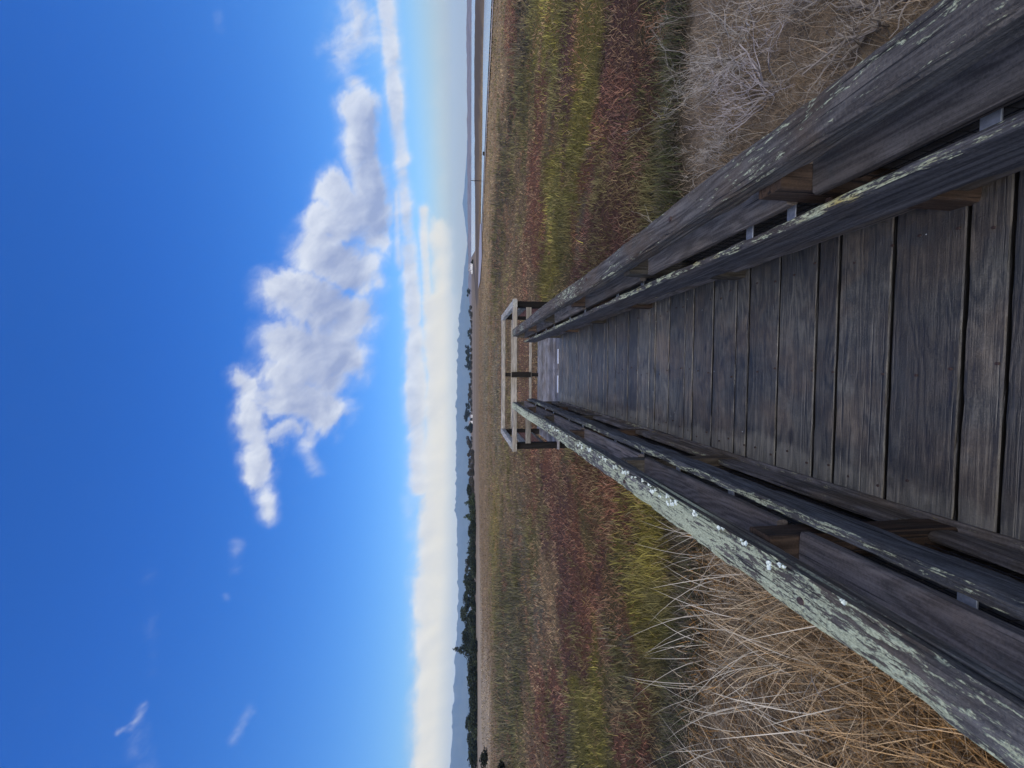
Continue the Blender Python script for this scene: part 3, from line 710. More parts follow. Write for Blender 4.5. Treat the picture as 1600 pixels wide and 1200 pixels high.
def make_platform():
    root = thing('viewing_platform', 'square wooden viewing platform with pale railings at the far end of the boardwalk', 'platform')
    mb = MB(); y = Y_END + 0.002; k = 0
    while y < Y_FAR - 0.02:
        y1 = min(y + 0.146, Y_FAR); plank(mb, PX0, PX1, y, y1, rng.normal(0, .001), 0.04, 500 + k); y = y1; k += 1
    mb.build('deck', M_PLAT, root, ramp=True)
    def one(name, mat, axis, *a, **kw):
        m_ = MB(); beam(m_, axis, *a, **kw); return m_.build(name, mat, root, ramp=(axis != 'Z'))
    kw = dict(wob=0.003, wear=0.005, groove=0.002, bev=0.007)
    # caps: far side, two sides, two short returns beside the walk
    one('cap_rail', M_PRAIL, 'X', PX0 + .10, PX1 - .10, Y_FAR - 0.13, Y_FAR, 0.765, 0.846, seed=61, **kw)
    for x in (PX0, PX1 - 0.13):
        one('cap_rail', M_PRAIL_Y, 'Y', Y_END - 0.02, Y_FAR + 0.01, x, x + 0.13, 0.770, 0.852, seed=62 + int(x > 0), **kw)
    one('cap_rail', M_PRAIL, 'X', PX0 - .02, -0.695, Y_END - 0.02, Y_END + 0.085, 0.768, 0.848, seed=65, **kw)
    one('cap_rail', M_PRAIL, 'X', 0.75, PX1 + 0.02, Y_END - 0.02, Y_END + 0.085, 0.768, 0.848, seed=66, **kw)
    def pz(y): return RAMP * y
    def post(x, y, w, z1, mat=M_PPOST):
        m_ = MB(); beam(m_, 'Z', -0.95 - pz(y), z1, x - w / 2, x + w / 2, y - w / 2, y + w / 2, wob=.002, wear=.004, bev=.006, step=.1, seed=int(70 + x * 9 + y))
        V = np.concatenate(m_.V); V[:, 2] += pz(y); m_.V = [V]; return m_.build('post', mat, root)
    for x in (PX0 + 0.062, PX1 - 0.062):
        for yy in (Y_END + 0.135, Y_FAR - 0.20): post(x, yy, 0.115, 0.767)
    post(-0.09, Y_FAR - 0.05, 0.085, 0.763)
    one('post_cleat', M_PPOST, 'Z', 0.18, 0.62, -0.150, -0.030, Y_FAR - 0.16, Y_FAR - 0.112, seed=77, step=.1)
    root.children[-1].location.z = RAMP * Y_FAR
    # mid boards, on edge
    one('mid_board', M_PRAIL, 'X', PX0 + .12, PX1 - .12, Y_FAR - 0.105, Y_FAR - 0.065, 0.492, 0.632, seed=81, **kw)
    for x in (PX0 + 0.02, PX1 - 0.06): one('mid_board', M_PRAIL_Y, 'Y', Y_END + 0.2, Y_FAR - 0.26, x, x + 0.04, 0.50, 0.632, seed=82 + int(x > 0), **kw)
    one('bottom_rail', M_PRAIL, 'X', PX0 + .12, PX1 - .12, Y_FAR - 0.105, Y_FAR - 0.065, 0.150, 0.212, seed=84, **kw)
    for x in (PX0 + 0.02, PX1 - 0.06): one('bottom_rail', M_PRAIL_Y, 'Y', Y_END + 0.2, Y_FAR - 0.26, x, x + 0.04, 0.15, 0.21, seed=85, **kw)
    # short upright beside each return
    for x in (-1.13, 0.98): 
        m_ = MB(); beam(m_, 'Z', 0.30, 0.765, x - 0.045, x + 0.045, Y_END + 0.0, Y_END + 0.04, bev=.004, step=.1, seed=88)
    for x0, x1 in ((PX0 + .12, -0.70), (0.75, PX1 - .12)):
        one('mid_board', M_PRAIL, 'X', x0, x1, Y_END + 0.03, Y_END + 0.07, 0.50, 0.60, seed=89, **kw)
    w = MB(); yw = Y_FAR - 0.055
    for x in np.arange(PX0 + .12, PX1 - .12, 0.05): tube(w, [(x, yw, 0.17), (x, yw, 0.60)], 0.0042, 4)
    for z in np.arange(0.19, 0.52, 0.05): tube(w, [(PX0 + .12, yw, z), (PX1 - .12, yw, z)], 0.0042, 4)
    for x in (PX0 + 0.05, PX1 - 0.05):
        for y in np.arange(Y_END + .2, Y_FAR - .26, 0.05): tube(w, [(x, y, 0.17), (x, y, 0.52)], 0.0042, 4)
        for z in np.arange(0.19, 0.52, 0.05): tube(w, [(x, Y_END + .2, z), (x, Y_FAR - .26, z)], 0.0042, 4)
    w.build('wire_mesh', M_PMESH, root, ramp=True)
    return root
make_platform()

# ------------------------------------------------------------------ low marsh plants (uncountable)
M_LEAF = tone_mat('plant_leaf', 0.8, 0.15, transl=0.25)
def blades(P, H, W, D, lean, cols, seg=2):
    """curved ribbons: P base (n,3), height, width, facing angle, lean vector (n,2)"""
    n = len(P); rows = []
    side = np.stack([np.cos(D), np.sin(D), np.zeros(n)], 1)
    for k in range(seg + 1):
        t = k / seg
        c = P + np.stack([lean[:, 0] * t ** 1.6, lean[:, 1] * t ** 1.6, H * (t - 0.12 * t * t)], 1)
        w = (W * (1 - t) ** 0.7)[:, None] * 0.5
        rows.append(c - side * w)
        if k < seg: rows.append(c + side * w)
    V = np.stack(rows, 1); m_ = V.shape[1]
    b = np.arange(n)[:, None] * m_
    F4 = [b + np.array([[2 * k, 2 * k + 1, 2 * k + 3, 2 * k + 2]]) for k in range(seg - 1)]
    F3 = b + np.array([[2 * (seg - 1), 2 * (seg - 1) + 1, 2 * seg]])
    C = np.repeat(cols, m_, 0)
    return V.reshape(-1, 3), (np.concatenate(F4) if F4 else np.zeros((0, 4), int)), F3, C
def merge(parts):
    V, F4, F3, C, o = [], [], [], [], 0
    for v, f4, f3, c in parts:
        V.append(v); C.append(c)
        if len(f4): F4.append(f4 + o)
        F3.append(f3 + o); o += len(v)
    F = ([np.concatenate(F4)] if F4 else []) + [np.concatenate(F3)]
    return np.concatenate(V), F, np.concatenate(C)
def off_structure(X, Y):
    on_walk = (np.abs(X - 0.02) < 0.86) & (Y < Y_END + 0.2)
    on_plat = (X > PX0 - 0.12) & (X < PX1 + 0.12) & (Y > Y_END - 0.1) & (Y < Y_FAR + 0.15)
    return ~(on_walk | on_plat)

def in_creek(X, Y):
    d = np.full(len(X), 1e9)
    mid = [(58, 49), (55, 60), (51, 68), (46, 73), (40, 81), (33, 90)]
    hw = [11.5, 10.0, 8.5, 7.5, 5.5, 4.0]
    for (a, b, w0, w1) in zip(mid[:-1], mid[1:], hw[:-1], hw[1:]):
        ba = np.array(b) - np.array(a); t = np.clip(((X - a[0]) * ba[0] + (Y - a[1]) * ba[1]) / (ba @ ba), 0, 1)
        d = np.minimum(d, np.hypot(X - a[0] - t * ba[0], Y - a[1] - t * ba[1]) - (w0 + (w1 - w0) * t))
    return d < 0
def marsh_plants():
    n = 230000
    az = np.radians(rng.uniform(-56, 54, n)); r = 3.9 * np.exp(rng.random(n) ** 1.12 * math.log(120 / 3.9))
    X, Y = r * np.sin(az), r * np.cos(az)
    edge = LEVEE_Y + 0.25 * np.sin(X * 0.8) + 0.05 * X
    ok = off_structure(X, Y) & (Y > edge + 0.1) & (bank_height(X, Y) < 0.05) & ~in_creek(X, Y)
    X, Y, r = X[ok], Y[ok], r[ok]; n = len(X)
    c = zone_colour(X, Y, jitter=0.15)
    alt = np.array([PAL[k] for k in ('gray', 'brown', 'dark', 'olive', 'red', 'tan')])[rng.integers(0, 6, n)]
    c = np.where(rng.random((n, 1)) < 0.26, 0.35 * c + 0.65 * alt, c)
    dens = fbm(X * 1.6, Y * 1.6, 51, 4)
    patch = fbm(X * 0.55, Y * 0.4, 52, 4)
    shrubby = np.exp(-((c - np.array(PAL['dkshrub'])) ** 2).sum(1) / 0.0012) * (r > 11)
    # neighbouring colonies run into each other in ragged patches
    sel = fbm(X * 0.9, Y * 0.65, 55, 4); sel2 = fbm(X * 0.8 + 5, Y * 0.6, 56, 4)
    for (mask, key, f) in ((sel > 0.60, 'dkgreen', 0.6), (sel < 0.37, 'red', 0.55), (sel2 > 0.62, 'brown', 0.6), (sel2 < 0.36, 'olive', 0.55)):
        f_ = (f * mask * (r < 60))[:, None]; c = c * (1 - f_) + np.array(PAL[key]) * f_
    grassy = (c[:, 1] > c[:, 0] * 0.82)
    H = (0.10 + 0.20 * dens) * np.where(grassy, 1.0, 0.55) * rng.uniform(0.5, 1.25, n) * np.clip(1.0 + (r - 12) / 60, 1, 1.6)
    H = H * (1 + 2.2 * shrubby * np.clip(dens * 2.4 - 0.9, 0, 1.4))
    W = np.maximum(0.013, r * 0.0016) * rng.uniform(0.6, 1.5, n)
    lean = rng.normal(0, 1, (n, 2)) * (H * np.where(grassy, 0.3, 0.8))[:, None]
    fade = np.clip(1 - (r - 14) / 60, 0.35, 1)
    c = c * (1 + fade * (0.30 + 1.35 * rng.random(n) ** 1.25 - 0.90))[:, None] * (0.55 + 0.9 * dens)[:, None] * (0.55 + 0.9 * patch)[:, None] * 1.15
    V, F4, F3, C = blades(np.stack([X, Y, ground_z(X, Y) - 0.01], 1), H, W, rng.uniform(0, 6.28, n), lean, c)
    o = link('marsh_plants', bulk('marsh_plants', V, [F4, F3], M_LEAF, cols=C))
    props(o, 'low red, maroon and yellow-green pickleweed and grass covering the marsh', 'marsh plants', kind='stuff')
marsh_plants()

def levee_grass():
    parts = []
    # short dry grass over the whole levee
    n = 42000
    X = rng.uniform(-7.5, 7.5, n); Y = rng.uniform(-1.2, 4.4, n)
    edge = LEVEE_Y + 0.25 * np.sin(X * 0.8) + 0.05 * X
    ok = (np.abs(X - 0.02) > 0.80) & (Y < edge + 0.3); X, Y = X[ok], Y[ok]; n = len(X)
    f = fbm(X * 1.4, Y * 1.4, 61, 4)[:, None]
    c = np.array([0.32, 0.245, 0.165]) * (0.45 + f) * rng.uniform(0.5, 1.4, (n, 1))
    c = np.where(rng.random((n, 1)) < 0.25, c * np.array([0.9, 1.0, 1.15]), c)
    H = rng.uniform(0.05, 0.17, n)
    parts.append(blades(np.stack([X, Y, ground_z(X, Y) - 0.01], 1), H, rng.uniform(0.003, 0.007, n), rng.uniform(0, 6.28, n), rng.normal(0, .07, (n, 2)), c))
    # thin pale grass among the shrubs on the right
    n = 15000
    X = 0.86 + 4.2 * rng.random(n); Y = rng.uniform(0.5, 3.6, n); ok = fbm(X * 1.8, Y * 1.8, 63, 3) > 0.33; X, Y = X[ok], Y[ok]; n = len(X)
    c = np.where(rng.random((n, 1)) < 0.5, np.array([[0.36, 0.325, 0.27]]), np.array([[0.34, 0.255, 0.165]])) * (0.25 + 0.95 * rng.random((n, 1)))
    H = rng.uniform(0.06, 0.30, n)
    parts.append(blades(np.stack([X, Y, ground_z(X, Y) - 0.01], 1), H, rng.uniform(0.002, 0.005, n), rng.uniform(0, 6.28, n), rng.normal(0, .11, (n, 2)), c, seg=3))
    # shadowy scrub fringe along the levee foot
    n = 12000
    X = np.concatenate([rng.uniform(-7, -0.85, n // 2), rng.uniform(0.95, 7, n // 2)]); edge = LEVEE_Y + 0.25 * np.sin(X * 0.8) + 0.05 * X
    Y = edge + rng.uniform(-0.12, 0.75, n)
    c = np.where(rng.random((n, 1)) < 0.4, np.array([[0.075, 0.085, 0.040]]), np.array([[0.095, 0.083, 0.064]])) * rng.uniform(0.4, 1.5, (n, 1))
    H = rng.uniform(0.08, 0.34, n)
    parts.append(blades(np.stack([X, Y, ground_z(X, Y) - 0.01], 1), H, rng.uniform(0.006, 0.016, n), rng.uniform(0, 6.28, n), rng.normal(0, .09, (n, 2)), c))
    V, F, C = merge(parts)
    o = link('levee_grass', bulk('levee_grass', V, F, M_LEAF, cols=C))
    props(o, 'short dry brown grass on the levee on both sides of the boardwalk', 'dry grass', kind='stuff')
levee_grass()

def tall_grass():
    n = 24000
    X = -0.80 - 3.6 * rng.random(n) ** 1.1; Y = rng.uniform(-0.3, 2.8, n)
    cl = fbm(X * 2.2, Y * 2.2, 71, 3); ok = cl > 0.30 + 0.2 * rng.random(n) * (Y > 2.4); X, Y = X[ok], Y[ok]; n = len(X)
    H = rng.uniform(0.18, 0.55, n) * (0.75 + 0.5 * rng.random(n))
    lean = rng.normal(0, 1, (n, 2)) * (H * rng.uniform(0.2, 1.1, n))[:, None] + np.array([0.04, 0.08])
    near = np.clip((2.6 - Y) / 2.2 + rng.normal(0, .25, n), 0, 1)[:, None]
    gold, pale = np.array([0.48, 0.265, 0.085]), np.array([0.58, 0.475, 0.32])
    c = (gold * near + pale * (1 - near)) * (0.12 + 1.25 * rng.random((n, 1)) ** 1.4)
    parts = [blades(np.stack([X, Y, ground_z(X, Y) - 0.01], 1), H, rng.uniform(0.003, 0.0095, n), rng.uniform(0, 6.28, n), lean, c, seg=4)]
    # single long pale stalks that stand clear of the rest
    n = 150
    X = rng.uniform(-4.2, -1.2, n); Y = rng.uniform(1.6, 3.5, n); H = rng.uniform(0.5, 0.95, n)
    c = np.array([0.56, 0.52, 0.44]) * rng.uniform(0.7, 1.1, (n, 1))
    parts.append(blades(np.stack([X, Y, ground_z(X, Y)], 1), H, np.full(n, 0.009), rng.uniform(-.5, .5, n), rng.normal(0, .22, (n, 2)), c, seg=5))
    # bent, fallen litter between the stalks
    n = 12000
    X = -0.80 - 3.6 * rng.random(n) ** 1.1; Y = rng.uniform(-0.3, 3.5, n)
    c = np.where(rng.random((n, 1)) < 0.5, gold, pale) * (0.10 + 0.85 * rng.random((n, 1)) ** 1.5)
    a = rng.uniform(0, 6.28, n); L = rng.uniform(0.08, 0.32, n)
    parts.append(blades(np.stack([X, Y, ground_z(X, Y) + rng.uniform(0, 0.16, n)], 1), rng.normal(0.02, 0.06, n), rng.uniform(0.004, 0.012, n), a + 1.57, np.stack([np.cos(a) * L, np.sin(a) * L], 1), c, seg=3))
    V, F, C = merge(parts)
    o = link('tall_dry_grass', bulk('tall_dry_grass', V, F, M_LEAF, cols=C))
    props(o, 'tall tangled straw-coloured grass beside the left railing', 'dry grass', kind='stuff')
tall_grass()

# ------------------------------------------------------------------ leafless shrubs on the right
def bare_shrub(label, x, y, height, spread, stems, cols, seed, depth=3, thick=0.009, dirn=(0, 0)):
    rs = np.random.default_rng(seed)
    root = thing('bare_shrub', label, 'shrub', (x, y, float(ground_z(np.array([x]), np.array([y]))[0])))
    wood, twig = MB(), MB()
    def grow(p0, d, ln, rad, lev):
        k = 5; pts = [p0]; d = d / np.linalg.norm(d)
        for _ in range(k):
            d = d + rs.normal(0, 0.26, 3) + np.array([0, 0, 0.06]); d /= np.linalg.norm(d)
            pts.append(pts[-1] + d * ln / k)
        r = np.linspace(rad, rad * 0.45, k + 1)
        tube(wood if lev >= 2 else twig, pts, r, 5 if lev >= 2 else 3, var=rs.random())
        if lev > 0:
            for c in range(int(rs.integers(2, 5))):
                i = int(rs.integers(1, k + 1)); a = rs.normal(0, 0.75, 3); a[2] = abs(a[2]) * 0.5 + 0.1
                grow(pts[i], d + a, ln * rs.uniform(0.45, 0.8), max(r[i] * 0.6, 0.0011), lev - 1)
    for s in range(stems):
        a = rs.uniform(0, 6.28); tl = rs.uniform(0.2, 1.0) * spread
        grow(np.array([math.cos(a) * 0.05, math.sin(a) * 0.05, -0.03]), np.array([math.cos(a) * tl + dirn[0], math.sin(a) * tl + dirn[1], 1.0]), height * rs.uniform(0.4, 0.65), thick * rs.uniform(0.6, 1.1), depth)
    a, b = cols
    wood.build('branches', flat_mat('bare_branch', tuple(c * 0.7 for c in a), a, 40, 0.9), root)
    twig.build('twigs', flat_mat('bare_twig', tuple(c * 0.75 for c in b), b, 30, 0.9), root)
    return root
GY, PU, PL = ((0.27, 0.25, 0.225), (0.33, 0.305, 0.27)), ((0.30, 0.275, 0.275), (0.35, 0.322, 0.325)), ((0.42, 0.39, 0.335), (0.45, 0.42, 0.36))
bare_shrub('wide leafless grey shrub on the levee, farthest right of the railing', 2.75, 3.05, 0.80, 1.9, 12, GY, 1)
bare_shrub('leafless shrub with a purplish tinge in the middle of the grey shrubs', 2.2, 2.72, 0.70, 1.7, 10, PU, 12, thick=0.009)
bare_shrub('brownish leafless shrub low beside the right railing at the picture edge', 2.05, 1.95, 0.62, 1.9, 12, ((0.20, 0.175, 0.15), (0.26, 0.23, 0.195)), 3, thick=0.012)
bare_shrub('small pale twiggy shrub rising over the dark fringe beside the right railing', 1.45, 3.95, 0.62, 0.55, 3, PL, 4, depth=2, thick=0.006, dirn=(0.15, 0))
bare_shrub('pale bleached dead twig fanning out beside the right railing, lower than its neighbour', 1.55, 3.25, 0.45, 0.8, 5, PL, 5, depth=2, thick=0.005, dirn=(0.3, 0.1))
bare_shrub('grey leafless shrub with thick crooked stems behind the near railing', 2.6, 2.2, 0.72, 1.0, 9, ((0.22, 0.20, 0.185), (0.30, 0.275, 0.25)), 6, thick=0.015)
bare_shrub('low tangle of fine grey twigs at the levee edge behind the purplish shrub', 2.0, 3.3, 0.48, 2.2, 14, GY, 7, thick=0.006)
# ------------------------------------------------------------------ trees, bushes and buildings far off
M_BARK = flat_mat('tree_bark', (0.05, 0.04, 0.03), (0.10, 0.085, 0.07), 6, 0.95)
def crown_mesh(name, lumps, n, leaf, col, seed, spiky=False):
    """leaf clumps spread through uneven lobes; lumps = [(x,y,z,rx,ry,rz)]"""
    rs = np.random.default_rng(seed); V, C = [], []
    vol = np.array([l[3] * l[4] * l[5] for l in lumps]); vol = vol / vol.sum()
    for l, v in zip(lumps, vol):
        k = max(12, int(n * v)); d = rs.normal(0, 1, (k, 3)); d /= np.linalg.norm(d, axis=1)[:, None]
        rr = rs.random(k) ** 0.45 * (0.8 + 0.4 * rs.random(k))
        if spiky: d[:, 2] = np.where(d[:, 2] > 0, d[:, 2] * 1.25, d[:, 2])
        c = np.array(l[:3]) + d * rr[:, None] * np.array(l[3:])
        u = rs.normal(0, 1, (k, 3)); u /= np.linalg.norm(u, axis=1)[:, None]
        w = np.cross(u, rs.normal(0, 1, (k, 3))); w /= np.linalg.norm(w, axis=1)[:, None]
        s = (leaf * rs.uniform(0.5, 1.3, k))[:, None]
        V.append(np.stack([c + u * s, c + w * s * 0.7, c - u * s * 0.8, c - w * s * 0.7], 1))
        C.append(np.array(col) * rs.uniform(0.55, 1.45, (k, 1)) * rs.uniform(0.9, 1.1, (k, 3)) * rs.uniform(0.8, 1.2))
    V = np.concatenate(V); C = np.repeat(np.concatenate(C), 4, 0)
    F = np.arange(len(V) * 4).reshape(-1, 4)
    return bulk(name, V.reshape(-1, 3), F, M_LEAF, cols=C)
def trunk_mesh(h, r, limbs, seed):
    rs = np.random.default_rng(seed); mb = MB()
    pts = [np.array([0, 0, -0.3])]
    for k in range(6): pts.append(pts[-1] + np.array([rs.normal(0, .02) * h, rs.normal(0, .02) * h, h / 6]))
    tube(mb, pts, np.linspace(r, r * 0.35, 7), 7)
    for k in range(limbs):
        p0 = pts[int(rs.integers(2, 7))]; a = rs.uniform(0, 6.28); L = h * rs.uniform(0.25, 0.5)
        tube(mb, [p0, p0 + np.array([math.cos(a) * L * .5, math.sin(a) * L * .5, L * .45]), p0 + np.array([math.cos(a) * L * .8, math.sin(a) * L * .8, L * .9])], [r * .4, r * .25, r * .1], 5)
    V = np.concatenate(mb.V); me = bulk('trunk', V, [np.concatenate(mb.F4)], M_BARK, smooth=True)
    return me
def lobes(kind, rs):
    """a crown one unit high on a one-unit tree"""
    L = []
    if kind == 'round':
        for k in range(9): L.append((rs.normal(0, .20), rs.normal(0, .20), rs.uniform(.38, .80), rs.uniform(.14, .24), rs.uniform(.14, .24), rs.uniform(.12, .20)))
    elif kind == 'wide':
        for k in range(12): L.append((rs.uniform(-.5, .5), rs.uniform(-.3, .3), rs.uniform(.35, .78), rs.uniform(.16, .26), rs.uniform(.14, .24), rs.uniform(.12, .2)))
    elif kind == 'spire':
        for k in range(10):
            t = k / 9; L.append((rs.normal(0, .05), rs.normal(0, .05), .15 + .78 * t, .26 * (1 - t) + .06, .26 * (1 - t) + .06, .10))
        L += [(rs.uniform(-.35, .35), rs.uniform(-.3, .3), .22, .18, .18, .2) for _ in range(4)]
    elif kind == 'bush':
        for k in range(9): L.append((rs.uniform(-.8, .8), rs.uniform(-.5, .5), rs.uniform(.15, .62), rs.uniform(.25, .42), rs.uniform(.25, .4), rs.uniform(.2, .36)))
    return L
TREE = {}
def tree_kind(kind, col, seed):
    key = (kind, col, seed)
    if key not in TREE:
        rs = np.random.default_rng(seed)
        TREE[key] = (crown_mesh('crown', lobes(kind, rs), 1500 if kind != 'bush' else 1100, 0.045 if kind != 'bush' else 0.075, col, seed, kind == 'spire'), trunk_mesh(0.6 if kind != 'bush' else 0.35, 0.035, 4, seed))
    return TREE[key]
def plant_tree(kind, x, y, h, label, cat='tree', col=(0.030, 0.038, 0.022), seed=0, group=None, wide=1.0, name=None):
    cr, tr = tree_kind(kind, col, seed)
    root = thing(name or ('bush' if kind == 'bush' else 'spire_tree' if kind == 'spire' else 'broadleaf_tree'), label, cat, (x, y, float(ground_z(np.array([x]), np.array([y]))[0])), group)
    root.rotation_euler.z = rng.uniform(0, 6.28) if kind != 'wide' else rng.uniform(-.3, .3) - math.atan2(x, y)
    root.scale = (h * wide, h * wide, h)
    link('crown', cr, root); link('trunk', tr, root)
    return root
plant_tree('spire', -167.9, 219.5, 13.2, 'tallest tree of the left treeline, a dark pointed conifer rising to the hill crest', 'tree', (0.026, 0.033, 0.020), 1, wide=1.105)
plant_tree('round', -141.2, 192.3, 8.1, 'dark rounded tree shouldering the tall pointed conifer', 'tree', (0.026, 0.033, 0.020), 2, wide=1.4300000000000002)
plant_tree('wide', -153.6, 220.1, 7.3, 'low broad tree between the tall conifer and the flat-topped trees', 'tree', (0.026, 0.033, 0.020), 3, wide=1.3)
plant_tree('round', -171.5, 257.1, 10.3, 'flat-topped tree with an overhanging right lobe, second tallest of the left treeline', 'tree', (0.040, 0.050, 0.026), 4, wide=1.4949999999999999)
plant_tree('round', -164.7, 257.3, 9.0, 'dark dense tree in the middle of the flat-topped clump', 'tree', (0.026, 0.033, 0.020), 5, wide=1.56)
plant_tree('round', -157.9, 257.6, 7.2, 'green tree low at the right flank of the flat-topped clump', 'tree', (0.040, 0.050, 0.026), 6, wide=1.56)
plant_tree('round', -148.9, 257.9, 8.8, 'tall full round tree where the treeline steps up toward the flat-topped clump', 'tree', (0.040, 0.050, 0.026), 7, wide=1.3)
plant_tree('round', -117.5, 221.4, 6.7, 'neat ball-shaped greyish green tree beyond the yellow-green marsh patch', 'tree', (0.048, 0.050, 0.036), 8, wide=1.4949999999999999)
plant_tree('spire', -96.0, 193.9, 5.1, 'narrow dark spiky tree left of the ball-shaped tree', 'tree', (0.026, 0.033, 0.020), 9, wide=1.1700000000000002)
plant_tree('spire', -91.3, 194.1, 4.4, 'small spiky evergreen among the dark hedge, shorter than the narrow one beside it', 'tree', (0.026, 0.033, 0.020), 10, wide=1.3)
plant_tree('round', -85.2, 194.3, 4.4, 'low dark rounded tree in the dense hedge right of the pale-tipped evergreen', 'tree', (0.026, 0.033, 0.020), 11, wide=1.56)
plant_tree('spire', -77.7, 194.6, 6.2, 'fresh green pointed tree standing out of the dark hedge', 'tree', (0.055, 0.072, 0.030), 12, wide=1.4300000000000002)
plant_tree('spire', -69.9, 194.8, 6.1, 'green bushy pointed tree, right neighbour of the fresh green pointed one', 'tree', (0.055, 0.072, 0.030), 13, wide=1.6900000000000002)
plant_tree('round', -72.9, 223.0, 5.4, 'dark domed tree at the right end of the dense hedge', 'tree', (0.026, 0.033, 0.020), 14, wide=1.6900000000000002)
plant_tree('round', -77.4, 260.5, 4.5, 'low grey-brown tree with a level top beyond the brown marsh', 'tree', (0.062, 0.054, 0.042), 15, wide=1.6900000000000002)
plant_tree('round', -71.9, 260.7, 5.4, 'small greyish tree between two level-topped grey-brown ones', 'tree', (0.062, 0.054, 0.042), 16, wide=1.4300000000000002)
plant_tree('round', -77.6, 313.2, 5.4, 'grey-brown thinly leaved tree below bare pole-like stems', 'tree', (0.062, 0.054, 0.042), 17, wide=1.6900000000000002)
plant_tree('round', -70.0, 313.4, 5.9, 'grey tree directly left of the dark cypress clump', 'tree', (0.062, 0.054, 0.042), 18, wide=1.8199999999999998)
plant_tree('round', -75.3, 392.3, 8.1, 'bushy grey-brown tree beside the far house roofs', 'tree', (0.062, 0.054, 0.042), 19, wide=1.8199999999999998)
plant_tree('spire', -60.4, 392.9, 9.4, 'black-green cypress behind the white house in the centre of the treeline', 'tree', (0.026, 0.034, 0.034), 20, wide=1.8199999999999998)
plant_tree('round', -67.0, 524.4, 13.0, 'tall bluish tree over the white house in the centre of the treeline', 'tree', (0.026, 0.034, 0.034), 21, wide=1.3)
plant_tree('round', -56.1, 524.8, 11.7, 'dark bluish tree with an open crown, right of the tall bluish one', 'tree', (0.026, 0.034, 0.034), 22, wide=1.4300000000000002)
plant_tree('round', -37.1, 525.5, 7.2, 'low grey tree above the middle post of the platform railing', 'tree', (0.062, 0.054, 0.042), 23, wide=1.9500000000000002)
plant_tree('round', -23.5, 526.0, 6.3, 'low reddish grey bush-like tree left of the platform middle post', 'tree', (0.062, 0.054, 0.042), 24, wide=1.9500000000000002)
plant_tree('spire', 7.6, 632.5, 12.9, 'left one of three dark pointed trees beyond the platform', 'tree', (0.026, 0.033, 0.020), 25, wide=1.9500000000000002)
plant_tree('round', 19.6, 632.9, 13.5, 'middle round one of three dark trees beyond the platform', 'tree', (0.026, 0.033, 0.020), 26, wide=1.56)
plant_tree('round', 34.8, 633.5, 13.5, 'right open-crowned one of three dark trees beyond the platform', 'tree', (0.026, 0.034, 0.034), 27, wide=1.4300000000000002)
plant_tree('round', 63.0, 634.5, 8.1, 'small dark tree over the right corner of the platform', 'tree', (0.026, 0.033, 0.020), 28, wide=1.6900000000000002)
plant_tree('round', 168.4, 796.5, 11.5, 'round dark lone tree left of the white farm house', 'tree', (0.026, 0.033, 0.020), 29, wide=1.56)
plant_tree('round', 98.8, 635.8, 6.5, 'low dark tree between the platform corner and the lone round tree', 'tree', (0.062, 0.054, 0.042), 30, wide=2.08)
plant_tree('round', -166.2, 169.4, 5.4, 'hooded dark tree rising from the far left hedge', 'tree', (0.026, 0.033, 0.020), 31, wide=1.56)
plant_tree('round', -173.8, 169.1, 4.6, 'smaller domed tree just beyond the hooded one at the far left', 'tree', (0.026, 0.033, 0.020), 32, wide=1.56)
plant_tree('round', -154.2, 169.8, 3.9, 'dull green tree level with the far left hedge', 'tree', (0.040, 0.050, 0.026), 33, wide=1.9500000000000002)
plant_tree('round', -139.1, 170.4, 4.3, 'bluish green tree left of the tall pointed conifer', 'tree', (0.026, 0.034, 0.034), 34, wide=1.6900000000000002)
plant_tree('round', -182.8, 168.8, 4.0, 'dark tree at the far left end of the treeline', 'tree', (0.026, 0.033, 0.020), 35, wide=1.8199999999999998)
plant_tree('bush', -27.0, 23.4, 1.1, 'big black-green bush near the boardwalk side at the far left edge of the marsh', 'bush', (0.012, 0.015, 0.010), 36)
plant_tree('bush', -61.6, 56.0, 1.8, 'dark bush behind the pale sand strip at the far left', 'bush', (0.016, 0.02, 0.013), 37, wide=1.2)
plant_tree('bush', 105.6, 179.2, 1.1, 'dark bush dotted with white birds on the levee before the bay', 'bush', (0.026, 0.033, 0.020), 38)
plant_tree('bush', 39.9, 69.9, 0.6, 'small dark round bush on the near side of the levee by the creek', 'bush', (0.03,0.025,0.018), 39)
plant_tree('bush', 91.8, 319.3, 2.3, 'dark oval bush at the end of the bay water', 'bush', (0.026, 0.033, 0.020), 40, wide=1.3)
plant_tree('bush', -83.9, 187.5, 4.4, 'low dark bush in the hedge under the left treeline', 'bush', (0.040, 0.050, 0.026), 50, group='bushes packed along the foot of the treeline', wide=1.35)
plant_tree('bush', -85.2, 183.9, 4.4, 'low dark bush in the hedge under the left treeline', 'bush', (0.026, 0.033, 0.020), 51, group='bushes packed along the foot of the treeline', wide=1.35)
plant_tree('bush', -85.0, 177.3, 3.4, 'low dark bush in the hedge under the left treeline', 'bush', (0.026, 0.033, 0.020), 52, group='bushes packed along the foot of the treeline', wide=1.35)
plant_tree('bush', -95.9, 193.5, 5.1, 'low dark bush in the hedge under the left treeline', 'bush', (0.040, 0.050, 0.026), 53, group='bushes packed along the foot of the treeline', wide=1.35)
plant_tree('bush', -95.4, 186.5, 3.8, 'low dark bush in the hedge under the left treeline', 'bush', (0.026, 0.033, 0.020), 54, group='bushes packed along the foot of the treeline', wide=1.35)
plant_tree('bush', -88.9, 168.5, 3.9, 'low dark bush in the hedge under the left treeline', 'bush', (0.026, 0.033, 0.020), 50, group='bushes packed along the foot of the treeline', wide=1.35)
